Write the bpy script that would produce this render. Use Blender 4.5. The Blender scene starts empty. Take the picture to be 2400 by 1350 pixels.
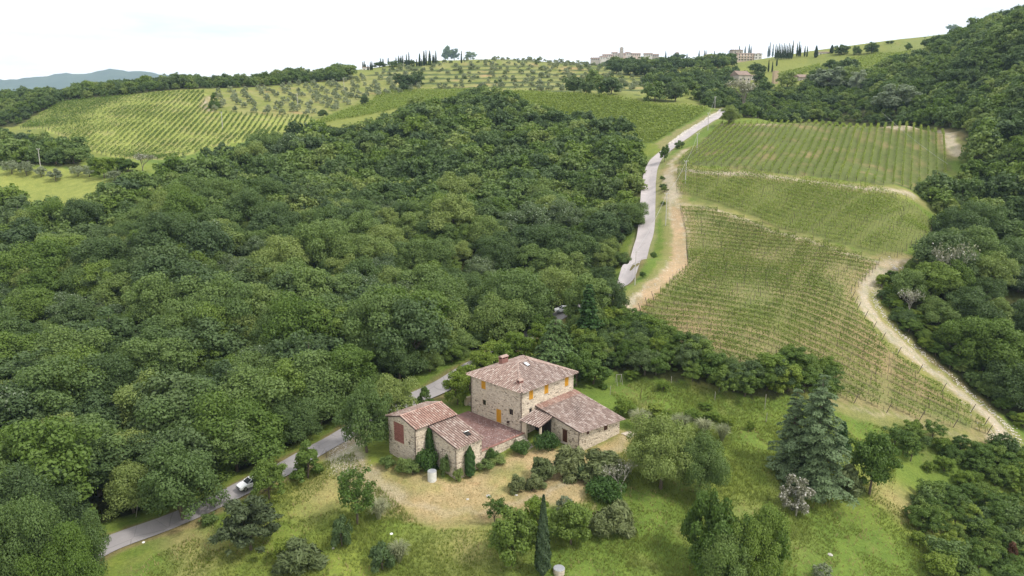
import bpy, math, random
import numpy as np
from mathutils import Vector, Matrix, noise as mnoise
rng = np.random.default_rng(7); random.seed(7)
R = math.radians
S = bpy.context.scene
COL = S.collection
# ------------------------------------------------------------------ camera, sky, sun, exposure
FPX = 1694.0; PITCH = math.atan(375/FPX); CZ = 50.0
cam_data = bpy.data.cameras.new('camera'); cam = bpy.data.objects.new('camera', cam_data); COL.objects.link(cam)
cam.location = (0, 0, CZ); cam.rotation_euler = (math.pi/2-PITCH, 0, 0)
cam_data.sensor_width = 36; cam_data.lens = 36*FPX/2400; cam_data.clip_start = 1; cam_data.clip_end = 40000
S.camera = cam
S.render.engine = 'CYCLES'; S.cycles.use_denoising = DENOISE = True
S.cycles.denoising_prefilter = 'ACCURATE'
S.cycles.max_bounces = 5; S.cycles.diffuse_bounces = 3; S.cycles.glossy_bounces = 2
S.cycles.transmission_bounces = 3; S.cycles.volume_bounces = 0; S.cycles.transparent_max_bounces = 4
S.cycles.caustics_reflective = False; S.cycles.caustics_refractive = False
S.view_settings.view_transform = 'Standard'; S.view_settings.look = 'None'; S.view_settings.gamma = 1
S.view_settings.use_curve_mapping = False; S.view_settings.exposure = 0.22
SUN_V = Vector((0.56, -0.24, 0.80)).normalized()
sd = bpy.data.lights.new('sun', 'SUN'); sd.energy = 2.9; sd.angle = R(9); sd.color = (1, .95, .87)
sun = bpy.data.objects.new('sun', sd); COL.objects.link(sun); sun.location = (60, -40, 120)
sun.rotation_euler = SUN_V.to_track_quat('Z', 'Y').to_euler()
W = bpy.data.worlds.new('World'); S.world = W; W.use_nodes = True
nt = W.node_tree; N = nt.nodes; L = nt.links; N.clear()
out = N.new('ShaderNodeOutputWorld'); bg = N.new('ShaderNodeBackground'); bg.inputs[1].default_value = 1
sky = N.new('ShaderNodeTexSky'); sky.sky_type = 'NISHITA'; sky.sun_disc = False
sky.sun_elevation = math.asin(SUN_V.z); sky.sun_rotation = math.atan2(SUN_V.x, SUN_V.y)
sk = N.new('ShaderNodeVectorMath'); sk.operation = 'SCALE'; sk.inputs['Scale'].default_value = 0.12
L.new(sky.outputs[0], sk.inputs[0])
tc = N.new('ShaderNodeTexCoord'); mp = N.new('ShaderNodeMapping'); mp.inputs['Scale'].default_value = (1.0, 1.0, 6.0)
L.new(tc.outputs['Generated'], mp.inputs[0])
n1 = N.new('ShaderNodeTexNoise'); n1.inputs['Scale'].default_value = 2.3; n1.inputs['Detail'].default_value = 6; n1.inputs['Roughness'].default_value = .55
L.new(mp.outputs[0], n1.inputs[0])
rp = N.new('ShaderNodeValToRGB'); rp.color_ramp.elements[0].position = .34; rp.color_ramp.elements[1].position = .52
rp.color_ramp.elements[0].color = (.5, .5, .5, 1); rp.color_ramp.elements[1].color = (1, 1, 1, 1)
L.new(n1.outputs['Fac'], rp.inputs[0])
mx = N.new('ShaderNodeMix'); mx.data_type = 'RGBA'; mx.inputs[7].default_value = (1.3, 1.29, 1.27, 1)
L.new(rp.outputs[0], mx.inputs[0]); L.new(sk.outputs[0], mx.inputs[6]); L.new(mx.outputs[2], bg.inputs[0]); L.new(bg.outputs[0], out.inputs[0])

# ------------------------------------------------------------------ geometry of the view: photo pixel -> world ray
def ray(px, py):
    u = (px-1200)/FPX; v = (675-py)/FPX
    return np.array([u, math.cos(PITCH)+v*math.sin(PITCH), v*math.cos(PITCH)-math.sin(PITCH)])
def at_z(px, py, z):
    r = ray(px, py); t = (z-CZ)/r[2]; return r*t+np.array([0, 0, CZ])
def at_d(px, py, D):
    r = ray(px, py); return r*(D/r[1])+np.array([0, 0, CZ])
HA = np.array([1.6, 113.79]); TH = .775
E1 = np.array([math.cos(TH), -math.sin(TH)]); E2 = np.array([math.sin(TH), math.cos(TH)])
def hw(a, b): return HA+a*E1+b*E2

# ------------------------------------------------------------------ terrain: heights known at survey points, smooth between
pts = []
for px, py, z in [(255,1280,-6),(560,1145,-3.5),(700,1078,-2.4),(830,1003,-1.4),(940,950,-.6),(1045,903,.5),(1150,838,3.0),(1260,770,5.6),(1320,730,8),(400,1345,-6.5),(800,1250,-4.8),
    (700,1120,-3.2),(1000,1165,-3.2),(1100,1240,-4.2),(1270,1345,-5.8),(1000,1345,-6.3),(1500,1345,-7),(1450,1180,-3.6),(1620,1220,-6),
    (1450,900,.3),(1600,930,-.6),(1750,935,-1.2),(1700,1040,-3.2),(1895,1140,-6.5),(2040,1150,-8.5),(1950,1020,-4.5),(2100,1300,-12),(1900,1345,-10.5),
    (2390,1345,-16),(2390,1150,-14),(2200,1120,-11.5),(640,1290,-6),(1140,1130,-2.8),(1330,1130,-2.6),(1300,800,4.2),
    (1400,700,8.8),(1440,790,4.5)]:
    p = at_z(px, py, z); pts.append(p)
for a, b, z in [(-12.5,-2,-.35),(-12.5,13,.7),(0,17,.3),(-4.5,-10.7,-.9),(2.5,-11,-2.4),(2.2,-17,-2.6),(-4.5,-19.5,-2),(-12.5,-19.5,-1.5),(-14.5,-12,-.9),
    (3,-5,-1.9),(4,-1,-1.4),(10,3,-2.1),(11.5,14,-1.9),(5,1.5,-1.25),(-5,-5,-.9),(-8,8,-.2),(5,8,-.9),(-1,-6,-1.5)]:
    q = hw(a, b); pts.append((q[0], q[1], z))
for px, py, D in [(1465,670,178),(1480,620,192),(1515,540,228),(1528,470,252),(1535,430,272),(1550,370,305),(1640,300,350),(1695,262,385),
    (1480,750,164),(1600,870,137),(1780,900,134),(1950,945,133),(2320,1030,130),(2060,615,188),(1900,700,166),(1750,600,200),(1600,640,186),(1600,480,240),(1600,400,265),
    (2130,450,235),(1900,420,250),(1850,520,220),(1900,290,330),(2130,295,325),(1750,340,300),(2230,330,300),(2200,560,205),
    (100,440,280),(-60,400,300),(230,430,275),(100,385,300),(370,370,360),(100,300,425),(300,230,500),(480,218,520),(650,300,430),(720,280,445),(500,330,395),
    (600,260,480),(820,215,580),(760,270,470),(900,275,440),(1000,240,500),(1150,140,800),(900,160,740),(1320,147,800),(1000,143,790),(1000,190,620),
    (1200,190,600),(1300,222,480),(1450,228,450),(1650,255,400),(1450,200,560),(1400,155,790),(1450,148,1500),(1600,150,1400),(1755,148,820),(1620,168,880),(1640,195,600),
    (1850,135,850),(2050,130,650),(2250,78,650),(2000,165,560),(1850,172,610),(1720,205,560),(1940,120,700)]:
    pts.append(at_d(px, py, D))
for px, py, D in [(1500,330,322),(1480,450,250),(1470,560,214),(1430,640,190),(1300,650,176),(1200,720,165),(1000,775,140),(700,928,118),(430,1030,107),(150,1050,102),
    (20,900,118),(-100,1300,72),(0,700,165),(0,500,240),(300,480,232),(300,600,188),(300,800,142),(600,600,194),(600,750,154),(600,450,255),(600,370,312),
    (900,310,350),(900,600,194),(900,450,260),(1150,235,420),(1150,300,365),(1150,400,298),(1150,550,215),(1420,270,400),(100,345,345),(200,196,590),(0,220,540),(0,285,440),(420,174,620),(740,156,660),
    (1900,200,480),(1800,245,410),(2000,280,345),(2200,275,325),(2200,190,400),(2400,20,420),(2400,200,300),(2300,100,440),(2260,430,245),(2260,560,208),(2400,600,178),(2380,850,146),(2500,400,230),(2600,100,360)]:
    p = at_d(px, py, D); p[2] -= 8; pts.append(p)
pts += [(x, y, z) for x, y, z in [(0,1050,100),(-500,1000,70),(450,1050,108),(900,1300,150),(-1500,2200,40),(0,2300,60),(1200,2300,150),(-1300,900,20),(1400,800,190),(-600,300,10),(700,200,60),
    (250,60,-14),(-250,60,-12),(0,20,-8),(120,40,-13),(-800,600,50),(400,1900,120),(700,1800,140),(0,3400,30),(2000,3000,100),(-2500,3000,0)]]
pts = np.array(pts, float)
SC = 100.0
PX = pts[:, :2]/SC; n = len(PX)
def phi(d2): return .5*d2*np.log(d2+1e-9)
d2 = ((PX[:, None]-PX[None])**2).sum(-1)
K = phi(d2)+np.eye(n)*.0008
A_ = np.zeros((n+3, n+3)); A_[:n, :n] = K; A_[:n, n] = 1; A_[:n, n+1:] = PX; A_[n, :n] = 1; A_[n+1:, :n] = PX.T
sol = np.linalg.solve(A_, np.concatenate([pts[:, 2], [0, 0, 0]]))
def hgt(x, y):
    x = np.atleast_1d(np.asarray(x, float)); y = np.atleast_1d(np.asarray(y, float)); o = np.empty(x.shape)
    for i in range(0, x.size, 20000):
        q = np.stack([x[i:i+20000], y[i:i+20000]], -1)/SC
        d = (q**2).sum(1)[:, None]+(PX**2).sum(1)[None]-2*q@PX.T
        o[i:i+20000] = phi(np.maximum(d, 0))@sol[:n]+sol[n]+q@sol[n+1:]
    far = np.clip((np.hypot(x, y)-150)/200, 0, 1)
    return o+.12*np.sin(x*.31+1.3*np.sin(y*.17))*np.cos(y*.27+.8*np.sin(x*.13))+far*.5*np.sin(x*.06+2)*np.sin(y*.05)
def h1(x, y): return float(hgt(x, y)[0])
TS = np.concatenate([np.arange(30, 320, 1.5), 320*1.008**np.arange(0, 260)])
def gp(px, py, up=0.0):
    """ground point seen at a photo pixel (UP metres above the ground)"""
    r = ray(px, py); t = TS; P = r[None]*t[:, None]; g = hgt(P[:, 0], P[:, 1])+up; d = P[:, 2]+CZ-g
    k = np.argmax(d < 0)
    if d[k] >= 0: k = len(t)-1
    if k == 0: k = 1
    f = d[k-1]/(d[k-1]-d[k]) if d[k-1] != d[k] else 0
    p = P[k-1]+(P[k]-P[k-1])*min(max(f, 0), 1); return np.array([p[0], p[1], p[2]+CZ])
def proj(p):
    x, y, z = p[0], p[1], p[2]-CZ
    cf = y*math.cos(PITCH)-z*math.sin(PITCH); cu = y*math.sin(PITCH)+z*math.cos(PITCH); return 1200+FPX*x/cf, 675-FPX*cu/cf, cf
def wpoly(pp): return np.array([gp(*q)[:2] for q in pp])
def inside(poly, x, y):
    c = np.zeros(np.shape(x), bool); m = len(poly)
    for i in range(m):
        x0, y0 = poly[i]; x1, y1 = poly[(i+1) % m]
        if y0 == y1: continue
        k = ((y0 > y) != (y1 > y)) & (x < (x1-x0)*(y-y0)/(y1-y0)+x0); c ^= k
    return c
def dist_line(pl, x, y):
    d = np.full(np.shape(x), 1e9)
    for (x0, y0), (x1, y1) in zip(pl[:-1], pl[1:]):
        dx, dy = x1-x0, y1-y0; t = np.clip(((x-x0)*dx+(y-y0)*dy)/(dx*dx+dy*dy+1e-9), 0, 1)
        d = np.minimum(d, np.hypot(x-x0-t*dx, y-y0-t*dy))
    return d
def smooth(pl, k=8):
    pl = np.array(pl, float); o = []; P = np.vstack([2*pl[0]-pl[1], pl, 2*pl[-1]-pl[-2]])
    for i in range(1, len(P)-2):
        for s in range(k):
            t = s/k; a, b, c, d = P[i-1:i+3]
            o.append(.5*((2*b)+(-a+c)*t+(2*a-5*b+4*c-d)*t*t+(-a+3*b-3*c+d)*t**3))
    o.append(pl[-1]); return np.array(o)

# ------------------------------------------------------------------ helpers for objects
def tag(o, label=None, cat=None, group=None, kind=None):
    if label: o['label'] = label
    if cat: o['category'] = cat
    if group: o['group'] = group
    if kind: o['kind'] = kind
    return o
def empty(name, loc=(0, 0, 0), rz=0, parent=None):
    o = bpy.data.objects.new(name, None); COL.objects.link(o); o.location = loc; o.rotation_euler = (0, 0, rz); o.empty_display_size = .5
    if parent: o.parent = parent
    return o
def link(name, me, parent=None, mat=None):
    o = bpy.data.objects.new(name, me); COL.objects.link(o)
    if parent: o.parent = parent
    if mat is not None and not me.materials: me.materials.append(mat)
    return o
def quads(name, V, mats=(), Q=None, mi=None, smooth_=False):
    """mesh from an array of vertices and quads (default: every four vertices one quad)"""
    V = np.asarray(V, np.float32).reshape(-1, 3)
    if Q is None: Q = np.arange(len(V)).reshape(-1, 4)
    Q = np.asarray(Q, np.int32); m = len(Q); k = Q.shape[1]
    me = bpy.data.meshes.new(name); me.vertices.add(len(V)); me.vertices.foreach_set('co', V.ravel())
    me.loops.add(m*k); me.loops.foreach_set('vertex_index', Q.ravel()); me.polygons.add(m)
    me.polygons.foreach_set('loop_start', np.arange(0, m*k, k, dtype=np.int32)); me.polygons.foreach_set('loop_total', np.full(m, k, np.int32))
    if mi is not None: me.polygons.foreach_set('material_index', np.asarray(mi, np.int32))
    if smooth_: me.polygons.foreach_set('use_smooth', np.ones(m, bool))
    me.update(calc_edges=True)
    for q in mats: me.materials.append(q)
    return me
class MB:
    def __init__(s): s.v = []; s.f = []
    def add(s, vs, fs):
        o = len(s.v); s.v += [tuple(map(float, v)) for v in vs]; s.f += [tuple(o+i for i in f) for f in fs]; return s
    def box(s, x0, x1, y0, y1, z0, z1):
        return s.add([(x0,y0,z0),(x1,y0,z0),(x1,y1,z0),(x0,y1,z0),(x0,y0,z1),(x1,y0,z1),(x1,y1,z1),(x0,y1,z1)],
                     [(3,2,1,0),(4,5,6,7),(0,1,5,4),(1,2,6,5),(2,3,7,6),(3,0,4,7)])
    def tube(s, path, rad, n=6, cap=True):
        path = [Vector(p) for p in path]; rad = rad if hasattr(rad, '__len__') else [rad]*len(path); o = len(s.v); m = len(path)
        for i, p in enumerate(path):
            d = (path[min(i+1, m-1)]-path[max(i-1, 0)]); d = d.normalized() if d.length else Vector((0, 0, 1))
            a = d.orthogonal().normalized() if abs(d.z) > .9 else d.cross(Vector((0, 0, 1))).normalized(); b = d.cross(a)
            for k in range(n):
                t = 2*math.pi*k/n; s.v.append(tuple(p+(a*math.cos(t)+b*math.sin(t))*rad[i]))
        for i in range(m-1):
            for k in range(n): s.f.append((o+i*n+k, o+i*n+(k+1) % n, o+(i+1)*n+(k+1) % n, o+(i+1)*n+k))
        if cap: s.f.append(tuple(o+k for k in range(n))[::-1]); s.f.append(tuple(o+(m-1)*n+k for k in range(n)))
        return s
    def lathe(s, prof, n=20, c=(0, 0)):
        o = len(s.v); m = len(prof)
        for r, z in prof:
            for k in range(n): t = 2*math.pi*k/n; s.v.append((c[0]+r*math.cos(t), c[1]+r*math.sin(t), z))
        for i in range(m-1):
            for k in range(n): s.f.append((o+i*n+k, o+i*n+(k+1) % n, o+(i+1)*n+(k+1) % n, o+(i+1)*n+k))
        return s
    def mesh(s, name, mat=None, sm=False):
        me = bpy.data.meshes.new(name); me.from_pydata(s.v, [], s.f); me.update()
        if mat: me.materials.append(mat)
        if sm: me.polygons.foreach_set('use_smooth', [True]*len(me.polygons))
        return me
    def build(s, name, mat, parent=None, sm=False, bevel=0):
        o = link(name, s.mesh(name, mat, sm), parent)
        if bevel: m = o.modifiers.new('bevel', 'BEVEL'); m.width = bevel; m.segments = 2
        return o

# ------------------------------------------------------------------ materials
def mat_new(name):
    m = bpy.data.materials.new(name); m.use_nodes = True; t = m.node_tree; t.nodes.clear()
    o = t.nodes.new('ShaderNodeOutputMaterial'); return m, t, o
def pbr(t, rough=.8, spec=.3):
    b = t.nodes.new('ShaderNodeBsdfPrincipled'); b.inputs['Roughness'].default_value = rough; b.inputs['Specular IOR Level'].default_value = spec; return b
def noise(t, sc, det=4, co='Object', ro=.55, vec=None):
    n_ = t.nodes.new('ShaderNodeTexNoise'); n_.inputs['Scale'].default_value = sc; n_.inputs['Detail'].default_value = det; n_.inputs['Roughness'].default_value = ro
    if vec is None: c = t.nodes.new('ShaderNodeTexCoord'); vec = c.outputs[co]
    t.links.new(vec, n_.inputs['Vector']); return n_
def ramp(t, fac, stops):
    r = t.nodes.new('ShaderNodeValToRGB'); e = r.color_ramp.elements
    while len(e) < len(stops): e.new(.5)
    for k, (p, c) in zip(e, stops): k.position = p; k.color = (*c, 1)
    t.links.new(fac, r.inputs[0]); return r
def mixc(t, a, b, f, mode='MIX'):
    m = t.nodes.new('ShaderNodeMix'); m.data_type = 'RGBA'; m.blend_type = mode
    for s, i in ((f, 0), (a, 6), (b, 7)):
        if isinstance(s, (int, float)): m.inputs[i].default_value = s
        elif isinstance(s, tuple): m.inputs[i].default_value = (*s, 1)
        else: t.links.new(s, m.inputs[i])
    return m.outputs[2]
def bump(t, h, strength=.5, dist=.1):
    b = t.nodes.new('ShaderNodeBump'); b.inputs['Strength'].default_value = strength; b.inputs['Distance'].default_value = dist; t.links.new(h, b.inputs['Height']); return b
def rough_mat(name, c0, c1, sc=3, rough=.85, bmp=.3, dist=.03, spec=.3, isl=False, c2=None, p1=.55):
    """a matt surface between two colours, mottled by noise (and varied piece by piece when isl)"""
    m, t, o = mat_new(name); b = pbr(t, rough, spec); nz = noise(t, sc, 6)
    if isl:
        g = t.nodes.new('ShaderNodeNewGeometry'); stops = [(0, c0), (1, c1)] if c2 is None else [(0, c0), (p1, c1), (1, c2)]
        col = ramp(t, g.outputs['Random Per Island'], stops).outputs[0]; col = mixc(t, col, ramp(t, nz.outputs['Fac'], [(.3, (.55,.55,.55)), (.7, (1.25,1.25,1.25))]).outputs[0], .8, 'MULTIPLY')
    else: col = ramp(t, nz.outputs['Fac'], [(.3, c0), (.7, c1)]).outputs[0]
    t.links.new(col, b.inputs['Base Color'])
    if bmp: t.links.new(bump(t, nz.outputs['Fac'], bmp, dist).outputs[0], b.inputs['Normal'])
    t.links.new(b.outputs[0], o.inputs[0]); return m
def plain(name, c, rough=.5, metal=0, spec=.5):
    m, t, o = mat_new(name); b = pbr(t, rough, spec); b.inputs['Base Color'].default_value = (*c, 1); b.inputs['Metallic'].default_value = metal
    t.links.new(b.outputs[0], o.inputs[0]); return m
def leaf_mat(name, stops, trans=.3, rough=.55, obj=.6, tip=None, spec=.25):
    """leaves: colour varies from leaf to leaf, from bough to bough and from plant to plant"""
    m, t, o = mat_new(name); g = t.nodes.new('ShaderNodeNewGeometry'); oi = t.nodes.new('ShaderNodeObjectInfo')
    nz = noise(t, .55, 3, 'Object'); ma = t.nodes.new('ShaderNodeMath'); ma.operation = 'MULTIPLY_ADD'
    t.links.new(oi.outputs['Random'], ma.inputs[0]); ma.inputs[1].default_value = obj; ma.inputs[2].default_value = (1-obj)/2-.16
    mb = t.nodes.new('ShaderNodeMath'); mb.operation = 'MULTIPLY_ADD'; t.links.new(g.outputs['Random Per Island'], mb.inputs[0]); mb.inputs[1].default_value = .14; t.links.new(ma.outputs[0], mb.inputs[2])
    mc = t.nodes.new('ShaderNodeMath'); mc.operation = 'MULTIPLY_ADD'; t.links.new(nz.outputs['Fac'], mc.inputs[0]); mc.inputs[1].default_value = .2; t.links.new(mb.outputs[0], mc.inputs[2])
    col = ramp(t, mc.outputs[0], stops).outputs[0]
    if tip:
        mt = t.nodes.new('ShaderNodeMath'); mt.operation = 'GREATER_THAN'; t.links.new(g.outputs['Random Per Island'], mt.inputs[0]); mt.inputs[1].default_value = tip[0]
        col = mixc(t, col, tip[1], mt.outputs[0])
    b = pbr(t, rough, spec); t.links.new(col, b.inputs['Base Color']); tr = t.nodes.new('ShaderNodeBsdfTranslucent')
    t.links.new(mixc(t, col, (1.15, 1.25, .6), 1.0, 'MULTIPLY'), tr.inputs[0])
    ms = t.nodes.new('ShaderNodeMixShader'); ms.inputs[0].default_value = trans; t.links.new(b.outputs[0], ms.inputs[1]); t.links.new(tr.outputs[0], ms.inputs[2]); t.links.new(ms.outputs[0], o.inputs[0]); return m
M = {}
M['oak'] = leaf_mat('oak_leaves', [(0, (.062,.1,.034)), (.35, (.104,.162,.048)), (.65, (.15,.215,.06)), (1, (.24,.29,.085))], obj=.85)
M['holm'] = leaf_mat('dark_leaves', [(0, (.054,.09,.038)), (.5, (.09,.14,.05)), (1, (.135,.185,.068))])
M['bright'] = leaf_mat('bright_leaves', [(0, (.09,.15,.022)), (.5, (.15,.22,.03)), (1, (.24,.29,.05))])
M['fresh'] = leaf_mat('fresh_leaves', [(0, (.08,.14,.025)), (.5, (.125,.19,.035)), (1, (.185,.255,.05))])
M['silvertip'] = leaf_mat('pale_backed_leaves', [(0, (.06,.1,.04)), (.5, (.1,.15,.06)), (1, (.16,.2,.09))], tip=(.86, (.28,.33,.23)))
M['vine_dark'] = leaf_mat('vine_leaves_dark', [(0, (.06,.105,.022)), (.5, (.1,.16,.03)), (1, (.15,.21,.045))], obj=.3)
M['mid'] = leaf_mat('mid_leaves', [(0, (.06,.11,.022)), (.5, (.1,.165,.03)), (1, (.17,.23,.045))])
M['olive'] = leaf_mat('olive_leaves', [(0, (.17,.2,.12)), (.5, (.25,.285,.18)), (1, (.36,.39,.27))])
M['willow'] = leaf_mat('silver_leaves', [(0, (.16,.2,.13)), (.5, (.26,.31,.21)), (1, (.4,.44,.33))])
M['cypress'] = leaf_mat('cypress_leaves', [(0, (.022,.042,.02)), (.5, (.036,.062,.026)), (1, (.06,.09,.035))], trans=.08)
M['cypress_b'] = leaf_mat('green_cypress_leaves', [(0, (.03,.07,.02)), (.5, (.045,.1,.022)), (1, (.07,.13,.035))], trans=.1)
M['cedar'] = leaf_mat('blue_cedar_needles', [(0, (.05,.085,.036)), (.5, (.09,.14,.058)), (1, (.2,.27,.13))], trans=.08)
M['cedar_g'] = leaf_mat('green_cedar_needles', [(0, (.07,.12,.035)), (.5, (.12,.19,.06)), (1, (.19,.27,.09))], trans=.12)
M['pine'] = leaf_mat('dull_pine_needles', [(0, (.045,.065,.03)), (.5, (.075,.1,.042)), (1, (.12,.15,.06))], trans=.1)
M['broom'] = leaf_mat('broom_stems', [(0, (.07,.095,.035)), (.5, (.11,.14,.05)), (1, (.17,.19,.075))], trans=.1)
M['pampas'] = leaf_mat('pampas_blades', [(0, (.17,.19,.1)), (.5, (.25,.27,.15)), (1, (.38,.38,.24))], trans=.15)
M['vine'] = leaf_mat('vine_leaves', [(0, (.1,.16,.025)), (.5, (.17,.23,.04)), (1, (.26,.3,.07))], obj=.4)
M['vine_far'] = leaf_mat('vine_leaves_pale', [(0, (.12,.18,.03)), (.5, (.21,.27,.05)), (1, (.32,.36,.09))], obj=.4)
M['white_bush'] = leaf_mat('pale_shrub_leaves', [(0, (.13,.14,.09)), (.5, (.22,.22,.16)), (1, (.38,.37,.31))], tip=(.82, (.55,.52,.5)))
M['ivy'] = leaf_mat('ivy_leaves', [(0, (.035,.075,.018)), (.5, (.06,.12,.025)), (1, (.1,.17,.04))])
M['rusty'] = leaf_mat('rusty_leaves', [(0, (.12,.06,.035)), (1, (.2,.1,.055))])
M['bark'] = rough_mat('bark', (.07,.055,.04), (.16,.13,.1), 6, .95, .6, .05)
M['bare'] = rough_mat('pale_bark', (.24,.22,.19), (.42,.39,.34), 5, .9)
M['dead'] = rough_mat('dead_bark', (.13,.11,.09), (.22,.19,.16), 5, .9)

# ------------------------------------------------------------------ ground
_vt = rng.random((256, 256))
def vnoise(x, y, s, o=3):
    r = np.zeros(np.shape(x)); a = 1; tot = 0; s = s*1.0
    for k in range(o):
        X = x/s+17.3*k; Y = y/s+5.1*k; i = np.floor(X).astype(int); j = np.floor(Y).astype(int); f = X-i; g = Y-j
        f = f*f*(3-2*f); g = g*g*(3-2*g); v = lambda p, q: _vt[p & 255, q & 255]
        r += a*((v(i, j)*(1-f)+v(i+1, j)*f)*(1-g)+(v(i, j+1)*(1-f)+v(i+1, j+1)*f)*g); tot += a; a *= .5; s /= 2.1
    return r/tot
# outlines on the ground, as seen in the photograph
PW = dict(
 VR1=[(1592,372),(1640,335),(1690,292),(1860,290),(2180,301),(2222,330),(2232,380),(2215,425),(2140,447),(2060,436),(1900,412),(1760,402),(1620,392),(1590,385)],
 VR2=[(1588,398),(1640,400),(1800,410),(1950,430),(2110,463),(2185,510),(2180,560),(2100,606),(2040,598),(1900,552),(1750,505),(1640,472),(1585,458)],
 VR3=[(1592,482),(1650,490),(1760,522),(1900,566),(2060,622),(1992,690),(2010,730),(2075,810),(2190,905),(2300,985),(2316,1018),(2180,990),(2060,962),(1930,925),(1800,900),(1700,872),(1600,815),(1485,745),(1560,680),(1612,630),(1608,560)],
 VL=[(45,302),(150,240),(300,226),(480,216),(478,235),(500,262),(560,268),(720,275),(735,285),(690,300),(560,335),(480,350),(370,375),(300,372),(200,350)],
 VC1=[(640,332),(760,290),(900,262),(1085,222),(1100,210),(900,214),(870,238),(800,262),(740,290),(700,310),(560,345),(560,390),(900,330),(1100,260)],
 VC2=[(1210,216),(1330,222),(1480,236),(1660,256),(1640,272),(1560,318),(1530,335),(1440,335),(1200,270),(1150,225)],
 VU1=[(1980,140),(2060,124),(2140,122),(2060,150),(2020,168),(1990,170)],
 VU2=[(2070,112),(2160,90),(2270,68),(2270,100),(2140,120)],
 VU3=[(1830,172),(1920,152),(1925,162),(1860,180)])
PG = {k: wpoly(v) for k, v in PW.items()}
grove = wpoly([(500,262),(490,235),(510,215),(700,200),(860,178),(1010,205),(860,232),(780,262),(720,275),(560,268)])
hillp = wpoly([(860,178),(940,158),(1150,142),(1330,148),(1500,160),(1640,190),(1560,205),(1500,225),(1210,214),(1010,206)])
olivefield = wpoly([(-200,405),(0,398),(120,395),(190,398),(260,425),(250,452),(130,490),(-200,475)])
F_left = wpoly([(-260,1400),(-420,900),(-330,500),(0,455,7),(130,478,7),(248,462,7),(262,430,7),(330,395,7),(430,385,7),(560,352,7),(640,340,7),(720,318,7),(820,303,7),(900,283,7),(965,248,7),(1050,240,7),(1130,216,7),(1235,236,7),(1300,255,7),(1390,268,7),(1470,300,7),(1522,350,7),
    (1512,440),(1492,540),(1440,640),(1405,690),(1290,748),(1190,812),(1110,862),(1010,885),(880,958),(760,1022),(600,1096),(500,1140),(380,1190),(275,1238),(245,1300),(235,1400)])
F_right = wpoly([(1705,286),(1680,262),(1640,232),(1690,205,6),(1740,198,6),(1810,200,6),(1860,196,6),(1900,170,6),(1960,168,6),(2030,172,6),(2060,150,6),(2140,128,6),(2200,100,6),(2270,75,6),(2300,60,6),(2400,20,6),(2560,-40,6),(2800,100),(2800,900),(2420,1010),(2350,975),(2280,925),(2180,845),(2110,770),(2075,700),(2110,650),(2160,615),(2215,570),(2215,510),(2175,468),(2235,425),(2262,395),(2280,350),(2240,310),(2150,296),(1900,284)])
F_back = wpoly([(-500,320),(-500,205,9),(0,202,9),(60,190,9),(160,180,9),(250,178,9),(330,174,9),(480,168,9),(640,158,9),(740,150,9),(800,150,9),(824,186),(700,196),(480,208),(300,222),(150,236),(40,296)])
F_low = wpoly([(-500,330),(0,310,6),(60,316,6),(150,338,6),(195,362,6),(190,396),(60,388),(-200,395)])
BAND = wpoly([(1310,800),(1360,770),(1440,762),(1520,785),(1600,832),(1690,878),(1790,898),(1850,905),(1860,935),(1800,935),(1700,912),(1560,890),(1450,872),(1360,860)])
yard = wpoly([(850,1095),(900,1082),(960,1090),(1060,1122),(1130,1095),(1200,1055),(1290,1042),(1350,1060),(1470,1010),(1500,1012),(1450,1070),(1400,1120),(1380,1185),(1200,1205),(1150,1232),(1000,1235),(920,1215),(870,1160)])
drive = np.array([gp(*q)[:2] for q in [(822,1015),(800,1065),(830,1110),(900,1165)]])
tracks = [(smooth([gp(*q)[:2] for q in pl]), w) for pl, w in [
  ([(1462,742),(1490,705),(1545,660),(1590,620),(1595,560),(1585,500),(1572,450),(1566,415),(1570,395)], 2.6),
  ([(1570,395),(1640,402),(1760,408),(1900,424),(2020,440),(2140,458)], 1.9),
  ([(2100,612),(2070,622),(2020,680),(2040,730),(2110,805),(2200,880),(2290,955),(2345,1010),(2330,1032)], 2.2),
  ([(1590,478),(1700,500),(1850,552),(1980,595),(2075,614),(2130,612)], 1.1),
  ([(1975,295),(2100,300),(2190,308),(2235,345),(2250,362)], 2.8), ([(1690,292),(1780,292),(1830,293)], 1.5), ([(500,262),(478,248),(488,232),(500,226)], 1.6), ([(1570,395),(1580,372),(1610,350)], 1.5),
  ([(1940,940),(2050,968),(2180,998),(2300,1030)], .6), ([(835,1100),(900,1160),(1000,1190),(1150,1190),(1290,1150),(1400,1090),(1470,1030)], .9)]]
road_c = smooth([gp(*q)[:2] for q in [(130,1345),(255,1277),(400,1222),(560,1147),(700,1078),(830,1005),(940,950),(1045,903),(1150,838),(1260,770),(1330,728),(1400,700),(1470,655),(1500,595),(1514,540),(1518,480),(1521,430),(1530,390),(1560,355),(1610,318),(1655,288),(1693,264),(1702,256)]], 12)
def road_w(i, n_): return 2.25+.35*min(1, max(0, (i/n_-.3)*3))
def lerp(c, d, f): return c+(np.array(d)-c)*np.clip(f, 0, 1)[:, None]
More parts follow.
